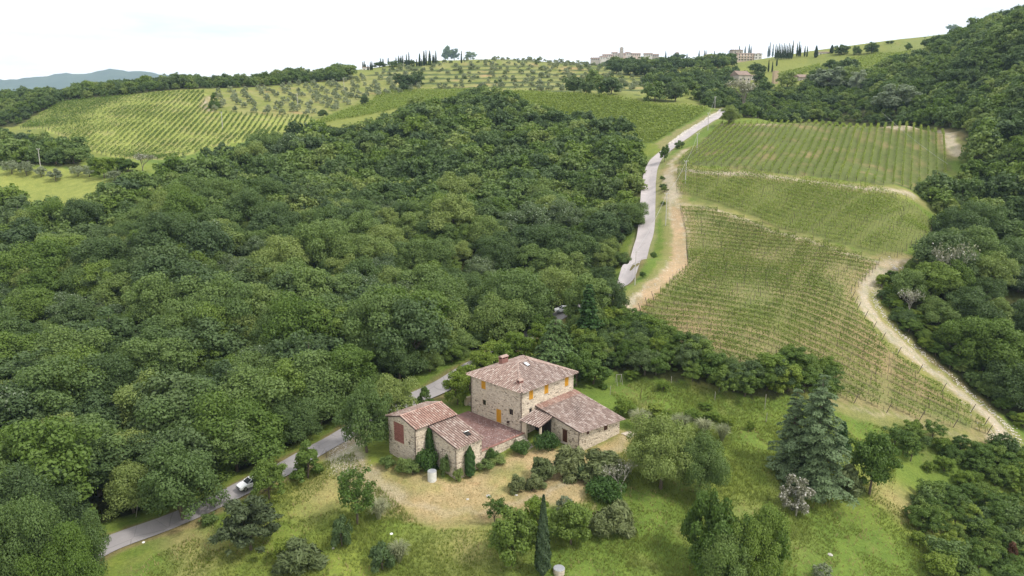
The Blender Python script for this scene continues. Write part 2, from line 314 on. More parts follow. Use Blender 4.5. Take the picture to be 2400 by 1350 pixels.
def ground_colour(x, y):
    wx = x+2.2*(vnoise(x, y, 5, 2)-.5)+1.2*(vnoise(x+50, y, 1.6, 1)-.5); wy = y+2.2*(vnoise(x+99, y+31, 5, 2)-.5)+1.2*(vnoise(x, y+70, 1.6, 1)-.5)
    n1_ = vnoise(x, y, 22, 4); n2_ = vnoise(x+300, y+100, 6, 3); n3_ = vnoise(x+30, y+210, 1.3, 2)
    c = np.tile(np.array([.125, .185, .036]), (len(x), 1))
    c = lerp(c, (.18, .225, .045), (n1_-.42)*4); c = lerp(c, (.22, .21, .08), (n2_-.64)*3); c = lerp(c, (.095, .15, .03), (.42-n3_)*1.5)
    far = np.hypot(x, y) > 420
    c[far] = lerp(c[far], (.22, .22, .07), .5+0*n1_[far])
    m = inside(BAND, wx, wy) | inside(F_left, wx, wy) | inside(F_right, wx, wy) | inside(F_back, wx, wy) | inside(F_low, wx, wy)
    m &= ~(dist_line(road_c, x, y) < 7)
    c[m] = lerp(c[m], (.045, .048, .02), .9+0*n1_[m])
    for k, d, f in [('VR1', (.13, .155, .055), .9), ('VR2', (.15, .17, .055), .9), ('VR3', (.25, .22, .115), .92), ('VL', (.29, .33, .09), .97), ('VC1', (.19, .22, .05), .9), ('VC2', (.12, .17, .035), .9), ('VU1', (.19, .22, .07), .9), ('VU2', (.19, .22, .07), .9), ('VU3', (.19, .22, .07), .9)]:
        m = inside(PG[k], wx, wy); c[m] = lerp(c[m], d, f+0*n1_[m])
        if k == 'VR3':
            c[m] = lerp(c[m], (.17, .19, .07), (n2_[m]-.38)*2.4+.12); c[m] = lerp(c[m], (.32, .235, .14), (vnoise(x, y, 30, 2)[m]-.52)*3.2)
        if k == 'VR1': c[m] = lerp(c[m], (.24, .2, .1), (n2_[m]-.55)*4)
        if k in ('VL',): c[m] = lerp(c[m], (.33, .32, .13), (n2_[m]-.5)*3)
    m = inside(grove, wx, wy) | inside(hillp, wx, wy)
    c[m] = lerp(c[m], (.25, .25, .1), .5+(n2_[m]-.5)*2.5); c[m] = lerp(c[m], (.36, .26, .14), (n1_[m]-.62)*5)
    m = inside(hillp, x, y); ter = np.sin((hgt(x[m], y[m])*.85+1.5*n2_[m])*1.4) if m.any() else 0
    if m.any(): c[m] = lerp(c[m], (.07, .1, .035), (ter-.25)*2.0)
    m = inside(olivefield, wx, wy); c[m] = lerp(c[m], (.27, .29, .085), .75+0*n1_[m])
    m = inside(yard, wx, wy); dy = dist_line(np.vstack([yard, yard[:1]]), x, y)
    c[m] = lerp(c[m], (.42, .32, .19), np.minimum(dy[m]/1.6, 1)*(.95-.9*np.clip((n2_[m]-.52)*3, 0, 1))); c[m] = lerp(c[m], (.33, .22, .12), (n3_[m]-.6)*2)
    d = dist_line(drive, wx, wy); f = np.clip((3.2-d)/1.2, 0, 1); c = lerp(c, (.47, .42, .36), f*(.6+.5*(n3_-.3)))
    for pl, w_ in tracks:
        m = (np.abs(x-pl[:, 0].mean()) < np.ptp(pl[:, 0])/2+12) & (np.abs(y-pl[:, 1].mean()) < np.ptp(pl[:, 1])/2+12)
        d = dist_line(pl, wx[m], wy[m]); f = np.clip((w_-d)/.9, 0, 1); mid = np.clip(1-np.abs(d)/.55, 0, 1)*.45*(n2_[m] > .5)
        c[m] = lerp(c[m], (.43, .37, .295), f*(1-mid)*(.8+.35*n3_[m])); c[m] = lerp(c[m], (.3, .24, .13), np.clip((w_+2.6-d)/2.2, 0, .45)*(d > w_-.9))
    d = dist_line(road_c, wx, wy); c = lerp(c, (.2, .15, .085), np.clip((3.9-d)/1.3, 0, .75)*(y < 200)); c = lerp(c, (.3, .27, .15), np.clip((4.2-d)/1.3, 0, .55)*(y >= 200))
    # dry bank between the upper road and the big vineyard, worn patches in the meadow
    bank = wpoly([(1575,480),(1600,490),(1606,560),(1612,628),(1560,672),(1500,735),(1475,745),(1500,690),(1570,630),(1580,560)])
    vg_ = wpoly([(1530,338),(1560,322),(1640,277),(1690,258),(1662,288),(1600,322),(1555,352)]); m = inside(vg_, wx, wy); c[m] = lerp(c[m], (.27, .24, .125), .75+0*n3_[m])
    m = inside(bank, wx, wy); c[m] = lerp(c[m], (.38, .27, .165), .75+.4*(n3_[m]-.5))
    for px, py, rad, k in [(770,1150,7,.6),(1780,1230,8,.25),(2110,1175,6,.7),(2230,1180,4,.9),(440,1260,4,.6),(470,1315,5,.5),(1450,1050,6,.4),(1100,1270,9,.35),(960,1100,4,.5),(1600,560,5,.3)]:
        q = gp(px, py); d = np.hypot(wx-q[0], wy-q[1]); c = lerp(c, (.36, .29, .15), np.clip(1.2-d/rad, 0, 1)*k)
    return c
rr = [24.0]
while rr[-1] < 3400: rr.append(rr[-1]*(1.0055 if rr[-1] < 330 else 1.009 if rr[-1] < 700 else 1.03))
rr = np.array(rr); aa = np.radians(np.linspace(-56, 56, 460)); nr, na = len(rr), len(aa)
GX = (rr[:, None]*np.sin(aa)[None]).ravel(); GY = (rr[:, None]*np.cos(aa)[None]).ravel(); GZ = hgt(GX, GY)
dr_ = dist_line(road_c, GX, GY)
I = np.arange(nr*na).reshape(nr, na); Qg = np.stack([I[:-1, :-1], I[:-1, 1:], I[1:, 1:], I[1:, :-1]], -1).reshape(-1, 4)[:, ::-1]
gm = quads('ground', np.stack([GX, GY, GZ], -1), Q=Qg, smooth_=True)
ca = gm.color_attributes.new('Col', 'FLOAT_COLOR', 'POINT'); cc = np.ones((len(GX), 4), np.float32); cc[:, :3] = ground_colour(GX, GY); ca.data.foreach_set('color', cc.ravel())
m, t, o = mat_new('ground'); b = pbr(t, .95, .15); at = t.nodes.new('ShaderNodeAttribute'); at.attribute_name = 'Col'
na_ = noise(t, 2.6, 8, ro=.7); nb_ = noise(t, .35, 5, ro=.6)
c_ = mixc(t, at.outputs['Color'], ramp(t, na_.outputs['Fac'], [(.3, (.55,.6,.5)), (.72, (1.4,1.35,1.3))]).outputs[0], .75, 'MULTIPLY')
c_ = mixc(t, c_, ramp(t, nb_.outputs['Fac'], [(.3, (.8,.85,.8)), (.7, (1.18,1.12,1.1))]).outputs[0], .9, 'MULTIPLY')
t.links.new(c_, b.inputs['Base Color']); t.links.new(bump(t, na_.outputs['Fac'], .7, .25).outputs[0], b.inputs['Normal']); t.links.new(b.outputs[0], o.inputs[0]); M['ground'] = m
tag(link('ground', gm, mat=m), kind='structure')

def strip(name, pl, wf, up, mat, off=0, step=1):
    pl = np.array(pl)[::step]; n_ = len(pl); V = []; d = np.gradient(pl, axis=0); d /= np.linalg.norm(d, axis=1)[:, None]+1e-9; nrm = np.stack([d[:, 1], -d[:, 0]], -1)
    K = 5; P = []
    for k in range(K): P.append(pl+nrm*((np.array([wf(i, n_) for i in range(n_)])*(2*k/(K-1)-1)+off)[:, None]))
    P = np.stack(P, 1); z = hgt(P[..., 0].ravel(), P[..., 1].ravel()).reshape(n_, K)
    zc = z.mean(1, keepdims=True); z = np.maximum(z, zc-.25)*.5+zc*.5; z = np.maximum(z, hgt(P[..., 0].ravel(), P[..., 1].ravel()).reshape(n_, K))+up
    V = np.concatenate([P, z[..., None]], -1).reshape(-1, 3); I = np.arange(n_*K).reshape(n_, K)
    Q = np.stack([I[:-1, :-1], I[:-1, 1:], I[1:, 1:], I[1:, :-1]], -1).reshape(-1, 4)
    return link(name, quads(name, V, [mat], Q, smooth_=True))
m, t, o = mat_new('asphalt'); b = pbr(t, .85, .3); n1_ = noise(t, 9, 7, ro=.7); n2_ = noise(t, .25, 3)
vo = t.nodes.new('ShaderNodeTexVoronoi'); vo.feature = 'DISTANCE_TO_EDGE'; vo.inputs['Scale'].default_value = .22; tcx = t.nodes.new('ShaderNodeTexCoord'); t.links.new(tcx.outputs['Object'], vo.inputs[0])
c_ = ramp(t, n1_.outputs['Fac'], [(.3, (.25,.235,.235)), (.7, (.33,.31,.31))]).outputs[0]
c_ = mixc(t, c_, ramp(t, n2_.outputs['Fac'], [(.3, (.88,.88,.89)), (.7, (1.13,1.12,1.12))]).outputs[0], 1.0, 'MULTIPLY')
c_ = mixc(t, c_, ramp(t, vo.outputs[0], [(0, (.5,.5,.5)), (.012, (1,1,1))]).outputs[0], .6, 'MULTIPLY')
sx_ = t.nodes.new('ShaderNodeSeparateXYZ'); t.links.new(tcx.outputs['Object'], sx_.inputs[0]); mr_ = t.nodes.new('ShaderNodeMapRange'); mr_.inputs[1].default_value = 168; mr_.inputs[2].default_value = 174; t.links.new(sx_.outputs[1], mr_.inputs[0])
c_ = mixc(t, c_, mixc(t, c_, (1.42, 1.38, 1.36), 1.0, 'MULTIPLY'), mr_.outputs[0])  # the upper stretch is surfaced with a paler, pinker asphalt
t.links.new(c_, b.inputs['Base Color']); t.links.new(bump(t, n1_.outputs['Fac'], .3, .02).outputs[0], b.inputs['Normal']); t.links.new(b.outputs[0], o.inputs[0]); M['asphalt'] = m
tag(strip('road', road_c, road_w, .1, M['asphalt']), kind='structure')

# ------------------------------------------------------------------ far mountains and the air between
mx_ = [(-900,210),(-500,196),(-200,190),(0,186),(60,184),(105,178),(135,172),(180,174),(225,168),(268,161),(300,166),(345,169),(400,176),(520,186),(700,196),(1000,205),(1400,205)]
Vm = []; D0 = 7000
pxs = np.linspace(-900, 1400, 160); ys = np.interp(pxs, [a for a, _ in mx_], [b_ for _, b_ in mx_])
for px, y_ in zip(pxs, ys):
    top = at_d(px, y_+1.5*math.sin(px*.07)+1.0*math.sin(px*.19), D0)
    for k in range(9):
        f = k/8; yy = D0-2600*(1-f); z = 20+(top[2]-20)*(f**1.4)+(60*mnoise.noise(Vector((px*.012, f*4, 0)))*(1-f)*f*4); Vm.append((top[0]*yy/D0, yy, z))
    Vm.append((top[0]*1.15, D0*1.15, -60))
I = np.arange(len(Vm)).reshape(-1, 10); Q = np.stack([I[:-1, :-1], I[1:, :-1], I[1:, 1:], I[:-1, 1:]], -1).reshape(-1, 4)
M['mountain'] = rough_mat('wooded_mountain', (.03,.05,.02), (.07,.1,.035), .004, .95, 0)
tag(link('mountain', quads('mountain', Vm, [M['mountain']], Q, smooth_=True)), kind='structure')
hz = MB().box(-4200, 4200, -60, 8400, -90, 900)
m, t, o = mat_new('haze'); pv = t.nodes.new('ShaderNodeVolumePrincipled'); pv.inputs['Color'].default_value = (.56, .77, 1, 1); pv.inputs['Density'].default_value = HAZE = .00007; pv.inputs['Anisotropy'].default_value = .1
t.links.new(pv.outputs[0], o.inputs['Volume']); M['haze'] = m
tag(hz.build('haze', m), kind='stuff')

# ------------------------------------------------------------------ plants: every leaf is a small face of its own
def unit(v): return v/(np.linalg.norm(v, axis=-1, keepdims=True)+1e-9)
def leaf_quads(c, nrm, size, asp=1.5, rg=rng):
    """leaf faces at C with normals NRM; a slightly folded diamond each"""
    n_ = len(c); nrm = unit(nrm); a = unit(np.cross(nrm, unit(rg.normal(size=(n_, 3))))); b = np.cross(nrm, a); s = np.asarray(size).reshape(-1, 1)*np.ones((n_, 1))
    return np.stack([c+a*s*asp*.5, c+b*s*.5+nrm*s*.12, c-a*s*asp*.5, c-b*s*.5+nrm*s*.12], 1)
def sph(n_, rg): return unit(rg.normal(size=(n_, 3)))
def crown(R_, H, n_leaf, size, ncl, seed, shape='dome', zb=0.0, rag=.5, crf=.3, asp=1.5):
    """leaf clumps spread through a crown of radius R_, height H whose underside is at ZB"""
    rg = np.random.default_rng(seed); C = []; hz_ = H/2; gold = 2.399963
    for k in range(ncl):
        if shape == 'cone':
            u = rg.random()**1.3; rad = R_*(1-u)**.75*(.55+.4*rg.random()); a = rg.random()*6.28; c = np.array([rad*math.cos(a), rad*math.sin(a), zb+u*H*.93])
        else:
            zc = 1-1.62*(k+.5)/ncl; rr0 = math.sqrt(max(0, 1-zc*zc)); a = k*gold+rg.normal()*.35; f = (.5+.6*rg.random()) if rg.random() < .85 else .3+.4*rg.random()
            c = np.array([rr0*math.cos(a)*R_*f, rr0*math.sin(a)*R_*f, zb+hz_*.92+zc*hz_*.86*(f*.6+.4)+rg.normal()*.085*H])
        C.append(c)
    C = np.array(C); rc = R_*crf*(.45+1.0*rg.random(ncl)); w_ = rc**2; idx = rg.choice(ncl, n_leaf, p=w_/w_.sum())
    d = sph(n_leaf, rg); rad = rc[idx]*(1-rag*.6*rg.random(n_leaf)**1.5+rag*.35*rg.random(n_leaf)**3)
    P = C[idx]+d*rad[:, None]*np.array([1, 1, .85]); kk = d[:, 2] > -.55; P, d = P[kk], d[kk]; n_leaf = len(P)
    nn = unit(d*1.0+np.array([0, 0, .35])+rg.normal(size=(n_leaf, 3))*.55)
    if shape != 'cone':
        k1 = R_/np.percentile(np.hypot(P[:, 0], P[:, 1]), 97); k2 = H/(P[:, 2].max()-zb); P[:, :2] *= k1; C[:, :2] *= k1; P[:, 2] = zb+(P[:, 2]-zb)*k2; C[:, 2] = zb+(C[:, 2]-zb)*k2
    P[:, 2] = np.maximum(P[:, 2], .05)
    return leaf_quads(P, nn, size*(.55+.9*rg.random(n_leaf)), asp, rg), C
def limbs(R_, H, C, rad, seed, nb=6, z0=0.0, lean=.1):
    rg = random.Random(seed); mb = MB(); top = Vector((rg.uniform(-lean, lean)*H, rg.uniform(-lean, lean)*H, H*.5)); fk = Vector((top.x*.4, top.y*.4, H*.25))
    mb.tube([(0, 0, -.6), (0, 0, z0), fk, top], [rad*1.35, rad, rad*.75, rad*.4], 7)
    for k in rg.sample(range(len(C)), min(nb, len(C))):
        c = Vector(C[k]); mid = fk.lerp(c, .5)+Vector((0, 0, -.05*H)); mb.tube([fk, mid, c], [rad*.5, rad*.3, rad*.08], 5, False)
    return mb
PROTO = {}
def add_proto(kind, R_, H, LQ, mb, leafm, barkm, low=None):
    i = len(PROTO.setdefault(kind, [])); n_ = f'{kind}_crown'
    PROTO[kind].append(dict(R=R_, H=H, crown=quads(n_, LQ, [leafm]), trunk=mb.mesh(f'{kind}_trunk', barkm) if mb else None))
def tree_protos(kind, n_, R_, H, nl, size, ncl, leafm, barkm, shape='dome', zb=None, seed=0, rad=None, **kw):
    for i in range(n_):
        s = seed+i*13; k = .9+.2*((i*37) % 10)/10; zb_ = (.2*H if zb is None else zb)
        LQ, C = crown(R_*k, (H-zb_), nl, size, ncl+((i*5) % 7), s, shape, zb_, **kw); add_proto(kind, R_*k, H, LQ, limbs(R_, H, C, rad or R_*.055, s), leafm, barkm)
# kinds (unit sizes in metres; scaled when placed)
tree_protos('oak', 8, 5.0, 9.5, 23000, .195, 44, M['oak'], M['bark'], zb=.7, seed=10, crf=.29, rag=.8)
tree_protos('fine_oak', 4, 5.0, 9.5, 44000, .145, 50, M['oak'], M['bark'], zb=.8, seed=610, crf=.28, rag=.8)
tree_protos('holm', 2, 4.6, 9.5, 13000, .25, 50, M['holm'], M['bark'], zb=.7, seed=210, crf=.25, rag=.8)
tree_protos('far', 5, 5.0, 9.0, 2800, .55, 40, M['oak'], M['bark'], zb=.0, seed=310, crf=.27, rag=.8)
tree_protos('fardark', 3, 5.0, 9.0, 2800, .55, 40, M['holm'], M['bark'], zb=.0, seed=350, crf=.27, rag=.8)
tree_protos('mid', 3, 3.4, 7.5, 12000, .2, 42, M['mid'], M['bark'], zb=1.1, seed=410, crf=.23, rag=1.0)
tree_protos('loose', 2, 3.0, 7.0, 4500, .2, 24, M['mid'], M['bark'], zb=1.6, seed=450, crf=.22, rag=1.4)
tree_protos('bright', 3, 2.4, 5.2, 8500, .18, 34, M['bright'], M['bark'], zb=.2, seed=510, crf=.25, rag=1.0)
tree_protos('laurel', 2, 3.0, 6.0, 13000, .19, 46, M['mid'], M['bark'], 'bush', zb=.1, seed=560, crf=.25, rag=1.0)
tree_protos('cone', 2, 2.2, 5.0, 7500, .17, 40, M['mid'], M['bark'], 'cone', zb=.4, seed=590, crf=.24, rag=.9)
tree_protos('pine', 2, 3.2, 7.0, 15000, .17, 60, M['pine'], M['bark'], zb=.4, seed=640, crf=.18, rag=1.3, asp=2.6)
tree_protos('shrub', 4, 1.5, 2.4, 3200, .14, 22, M['oak'], M['bark'], 'bush', zb=0, seed=700, crf=.32, rag=1.0)
tree_protos('darkshrub', 2, 1.5, 2.6, 4500, .13, 24, M['holm'], M['bark'], 'bush', zb=0, seed=740, crf=.32)
tree_protos('olive', 4, 2.3, 4.2, 2600, .19, 26, M['olive'], M['bark'], zb=.7, seed=770, crf=.28, rag=1.0, asp=2)
tree_protos('faroliv', 3, 2.3, 4.0, 700, .38, 20, M['olive'], M['bark'], zb=.2, seed=790, crf=.3)
tree_protos('willow', 2, 5, 10, 9000, .34, 46, M['willow'], M['bark'], zb=.4, seed=810, crf=.23)
tree_protos('whitebush', 1, 2.2, 4.2, 6000, .15, 34, M['white_bush'], M['bare'], 'bush', zb=.2, seed=830, crf=.23, rag=1.2)
tree_protos('ivybush', 2, 1.6, 1.9, 4200, .12, 24, M['ivy'], M['bark'], 'bush', zb=0, seed=850, crf=.34)
tree_protos('broom', 3, 1.5, 2.5, 6500, .14, 30, M['broom'], M['bark'], 'bush', zb=0, seed=870, crf=.27, rag=1.3, asp=4)
tree_protos('rusty', 1, 1.2, 2.4, 1500, .16, 12, M['rusty'], M['bark'], 'bush', zb=0, seed=880, crf=.32)
tree_protos('umbrella', 1, 5, 9, 2600, .5, 22, M['holm'], M['bark'], zb=5, seed=890)
def cypress(kind, R_, H, nl, size, seed, mat_, blunt=.6):
    rg = np.random.default_rng(seed); u = rg.random(nl)**.9; a = rg.random(nl)*6.283; prof = np.minimum((u/.12+.15), 1)*np.minimum(((1-u)/blunt)**.8, 1)
    rad = R_*prof*(.82+.25*rg.random(nl)+.12*np.sin(a*5+u*30)); P = np.stack([rad*np.cos(a), rad*np.sin(a), u*H*(.97+.05*rg.random(nl))+.15], -1)
    nn = unit(np.stack([np.cos(a), np.sin(a), np.full(nl, .35)], -1)+rg.normal(size=(nl, 3))*.4); add_proto(kind, R_, H, leaf_quads(P, nn, size*(.6+.8*rg.random(nl)), 1.9, rg), MB().tube([(0, 0, -.5), (0, 0, H*.5)], [R_*.22, R_*.1], 6), mat_, M['bark'])
cypress('cypress', .8, 9, 9000, .16, 5, M['cypress'], .75); cypress('farcypress', .95, 9, 900, .5, 6, M['cypress'], .8); cypress('farcypress', 1.2, 9, 900, .5, 7, M['cypress'], .6)
cypress('topiary', .72, 4, 7000, .1, 8, M['cypress_b'], .3)
def cedar(kind, R_, H, tiers, nbr, size, seed, mat_, droop=.35, bare_c=0.0, per=64, low=.06):
    """tiers of near-horizontal boughs, each a flat drooping spray of needle tufts"""
    rg = np.random.default_rng(seed); P = []; NN = []; mb = MB(); mb.tube([(0, 0, -.6), (0, 0, H*.5), (0, 0, H*.97)], [R_*.075, R_*.045, .03], 7)
    for t_ in range(tiers):
        u = low+(1-low)*(t_/tiers)**.92; z = u*H; Lr = R_*((1-u)**.68)*(.78+.36*rg.random())+.25; nb_ = max(3, int(nbr*(.45+.55*(1-u))))
        for k in range(nb_):
            a = 6.283*(k+rg.random()*.7)/nb_+t_*1.7; ln = Lr*(.7+.4*rg.random()); rise = .12*ln; dr = droop*ln
            m_ = int(per*(.35+.65*ln/R_)); s = bare_c+(1-bare_c)*rg.random(m_)**.75; lat = (rg.random(m_)-.5)*2*.27*ln*np.sqrt(np.clip(s*(1.12-s)*3.2, 0, 1))
            zz = z+rise*s*2-dr*s*s-np.abs(lat)*.28+(rg.random(m_)-.5)*.07*ln**.5; x = s*ln
            P.append(np.stack([x*math.cos(a)-lat*math.sin(a), x*math.sin(a)+lat*math.cos(a), zz], -1)); NN.append(unit(np.array([math.cos(a)*.3, math.sin(a)*.3, 1])+rg.normal(size=(m_, 3))*.38))
            if bare_c or t_ % 2 == 0: mb.tube([(0, 0, z), (math.cos(a)*ln*.5, math.sin(a)*ln*.5, z+rise-dr*.25), (math.cos(a)*ln*.9, math.sin(a)*ln*.9, z+1.8*rise-dr*.81)], [.07, .045, .015], 4, False)
    P = np.concatenate(P); NN = np.concatenate(NN)
    add_proto(kind, R_, H, leaf_quads(P, NN, size*(.6+.8*rg.random(len(P))), 2.1, rg), mb, mat_, M['bark'] if not bare_c else M['dead'])
cedar('cedar', 6.2, 19, 20, 10, .21, 21, M['cedar'], .34, per=330); cedar('cedar', 4.2, 15, 16, 9, .2, 22, M['cedar'], .34, per=260)
cedar('greencedar', 6, 9.5, 13, 12, .3, 23, M['cedar_g'], .55, .38, per=110); cedar('spruce', 2.6, 9, 20, 11, .22, 24, M['cypress_b'], .25, per=80); cedar('spruce', 2.6, 7, 14, 9, .2, 25, M['cedar'], .2, per=60)
def blades(kind, R_, H, n_, w_, seed, mat_, arch=.8, seg=4):
    rg = np.random.default_rng(seed); V = []; 
    a = rg.random(n_)*6.283; ln = H*(.6+.55*rg.random(n_)); sp = R_*(.15+.85*rg.random(n_)); r0 = R_*.14*rg.random(n_); prev = None; Q = []
    for k in range(seg+1):
        s = k/seg; rad = r0+sp*s**1.3; z = ln*(s*1.25-arch*.75*s**2.6); wd = w_*(1-s*.85); side = np.stack([-np.sin(a), np.cos(a), np.zeros(n_)], -1)*wd[:, None] if hasattr(wd, '__len__') else np.stack([-np.sin(a), np.cos(a), np.zeros(n_)], -1)*wd
        c = np.stack([rad*np.cos(a), rad*np.sin(a), np.maximum(z, 0)], -1); cur = (c-side, c+side)
        if prev: V.append(np.stack([prev[0], prev[1], cur[1], cur[0]], 1))
        prev = cur
    add_proto(kind, R_, H, np.concatenate(V), None, mat_, None)
blades('pampas', 1.5, 2.3, 520, .045, 31, M['pampas']); blades('pampas', 1.4, 2.1, 480, .045, 32, M['pampas'])
def bare(kind, H, spread, seed, mat_, depth=5, leafm=None, nleaf=0):
    rg = random.Random(seed); mb = MB(); tips = []
    def grow(p, d, ln, r, k):
        q = p+d*ln; mid = p+d*ln*.5+Vector((rg.uniform(-1, 1), rg.uniform(-1, 1), 0))*ln*.07; mb.tube([p, mid, q], [r, r*.8, r*.6], 4 if k < 4 else 5, False)
        if k <= 2: tips.append(q)
        if k == 0: return
        for _ in range(3 if k > 1 else 2):
            nd = (d+Vector((rg.uniform(-1, 1), rg.uniform(-1, 1), rg.uniform(-.25, .7)))*spread).normalized(); grow(q, nd, ln*rg.uniform(.62, .85), r*.55, k-1)
    grow(Vector((0, 0, -.3)), Vector((.12, 0, 1)).normalized(), H*.28, H*.022, depth)
    rg2 = np.random.default_rng(seed); T = np.array([tuple(v) for v in tips]); P = T[rg2.integers(0, len(T), max(nleaf, 60))]+rg2.normal(size=(max(nleaf, 60), 3))*H*.05
    add_proto(kind, H*.45, H, leaf_quads(P, rg2.normal(size=P.shape), H*.03), mb, leafm or M['white_bush'], mat_)
bare('bareshrub', 4.5, .75, 41, M['bare'], 5, M['white_bush'], 250); bare('deadtree', 10, .55, 42, M['bare'], 5, M['white_bush'], 500); bare('twiggy', 9, .45, 43, M['dead'], 6, M['white_bush'], 900)

def recolour(src, dst, matk, n_=99):
    PROTO[dst] = []
    for p in PROTO[src][:n_]:
        c = p['crown'].copy(); c.name = dst+'_crown'; c.materials[0] = M[matk]; PROTO[dst].append(dict(p, crown=c))
recolour('oak', 'ash', 'fresh', 4); recolour('oak', 'poplar', 'silvertip', 3); recolour('far', 'farash', 'fresh', 3); recolour('fine_oak', 'fine_ash', 'fresh', 2)
used = {}
PARTN = {'oak': ('crown', 'trunk')}
def plant(kind, x, y, h=None, w=None, label=None, cat='tree', name='oak_tree', group=None, z=None, var=None, rz=None, parts=True, sink=0.0):
    pr = PROTO[kind]; v = (var if var is not None else rng.integers(len(pr))) % len(pr); p = pr[v]
    sz = (h/p['H']) if h else 1; sx = (w/2/p['R']) if w else sz
    zz = h1(x, y) if z is None else z
    e = empty(name, (x, y, zz-sink), rng.random()*6.283 if rz is None else rz); e.scale = (sx, sx, sz); tag(e, label, cat, group)
    c = link('crown', p['crown'], e)
    if p['trunk'] and parts: link('trunk', p['trunk'], e)
    return e
def plant_px(kind, bx, by, ty, wpx, label, name, cat='tree', **kw):
    """a plant whose foot is at photo pixel (BX, BY), whose top is at row TY and whose crown is WPX wide there"""
    g = gp(bx, by); dz = proj(g)[2]; hgt_px = by-ty; hh = hgt_px*dz/FPX/math.cos(PITCH)*(1.0); 
    # top row fixes the height: solve for it
    for _ in range(6):
        t_ = proj((g[0], g[1], g[2]+hh))[1]; hh += (t_-ty)*dz/FPX
    return plant(kind, g[0], g[1], hh, wpx*dz/FPX, label, cat, name, z=g[2], **kw)

# ---- woods: points in the outlines, the largest in view as trees of their own, the rest as one mass each
def scatter(poly, sp, keep=lambda x, y: np.ones(len(x), bool), jit=.42):
    x0, y0 = poly.min(0); x1, y1 = poly.max(0); X, Y = np.meshgrid(np.arange(x0, x1, sp), np.arange(y0, y1, sp*.87)); X[1::2] += sp/2
    X = X.ravel()+rng.uniform(-jit, jit, X.size)*sp; Y = Y.ravel()+rng.uniform(-jit, jit, Y.size)*sp
    m_ = inside(poly, X, Y) & (dist_line(road_c, X, Y) > 4.5)
    if poly is F_right:
        for k_ in ('VR1', 'VR2', 'VR3'): m_ &= dist_line(np.vstack([PG[k_], PG[k_][:1]]), X, Y) > 6
        for tr_ in (tracks[2][0], tracks[4][0]): m_ &= dist_line(tr_, X, Y) > 6
    X, Y = X[m_], Y[m_]; m_ = keep(X, Y); X, Y = X[m_], Y[m_]
    return X, Y
def visible(x, y, z, pad=120):
    cf = y*math.cos(PITCH)-(z-CZ)*math.sin(PITCH); u = 1200+FPX*x/cf; v = 675-FPX*(y*math.sin(PITCH)+(z-CZ)*math.cos(PITCH))/cf
    return (cf > 5) & (u > -pad) & (u < 2400+pad) & (v > -pad) & (v < 1350+pad)
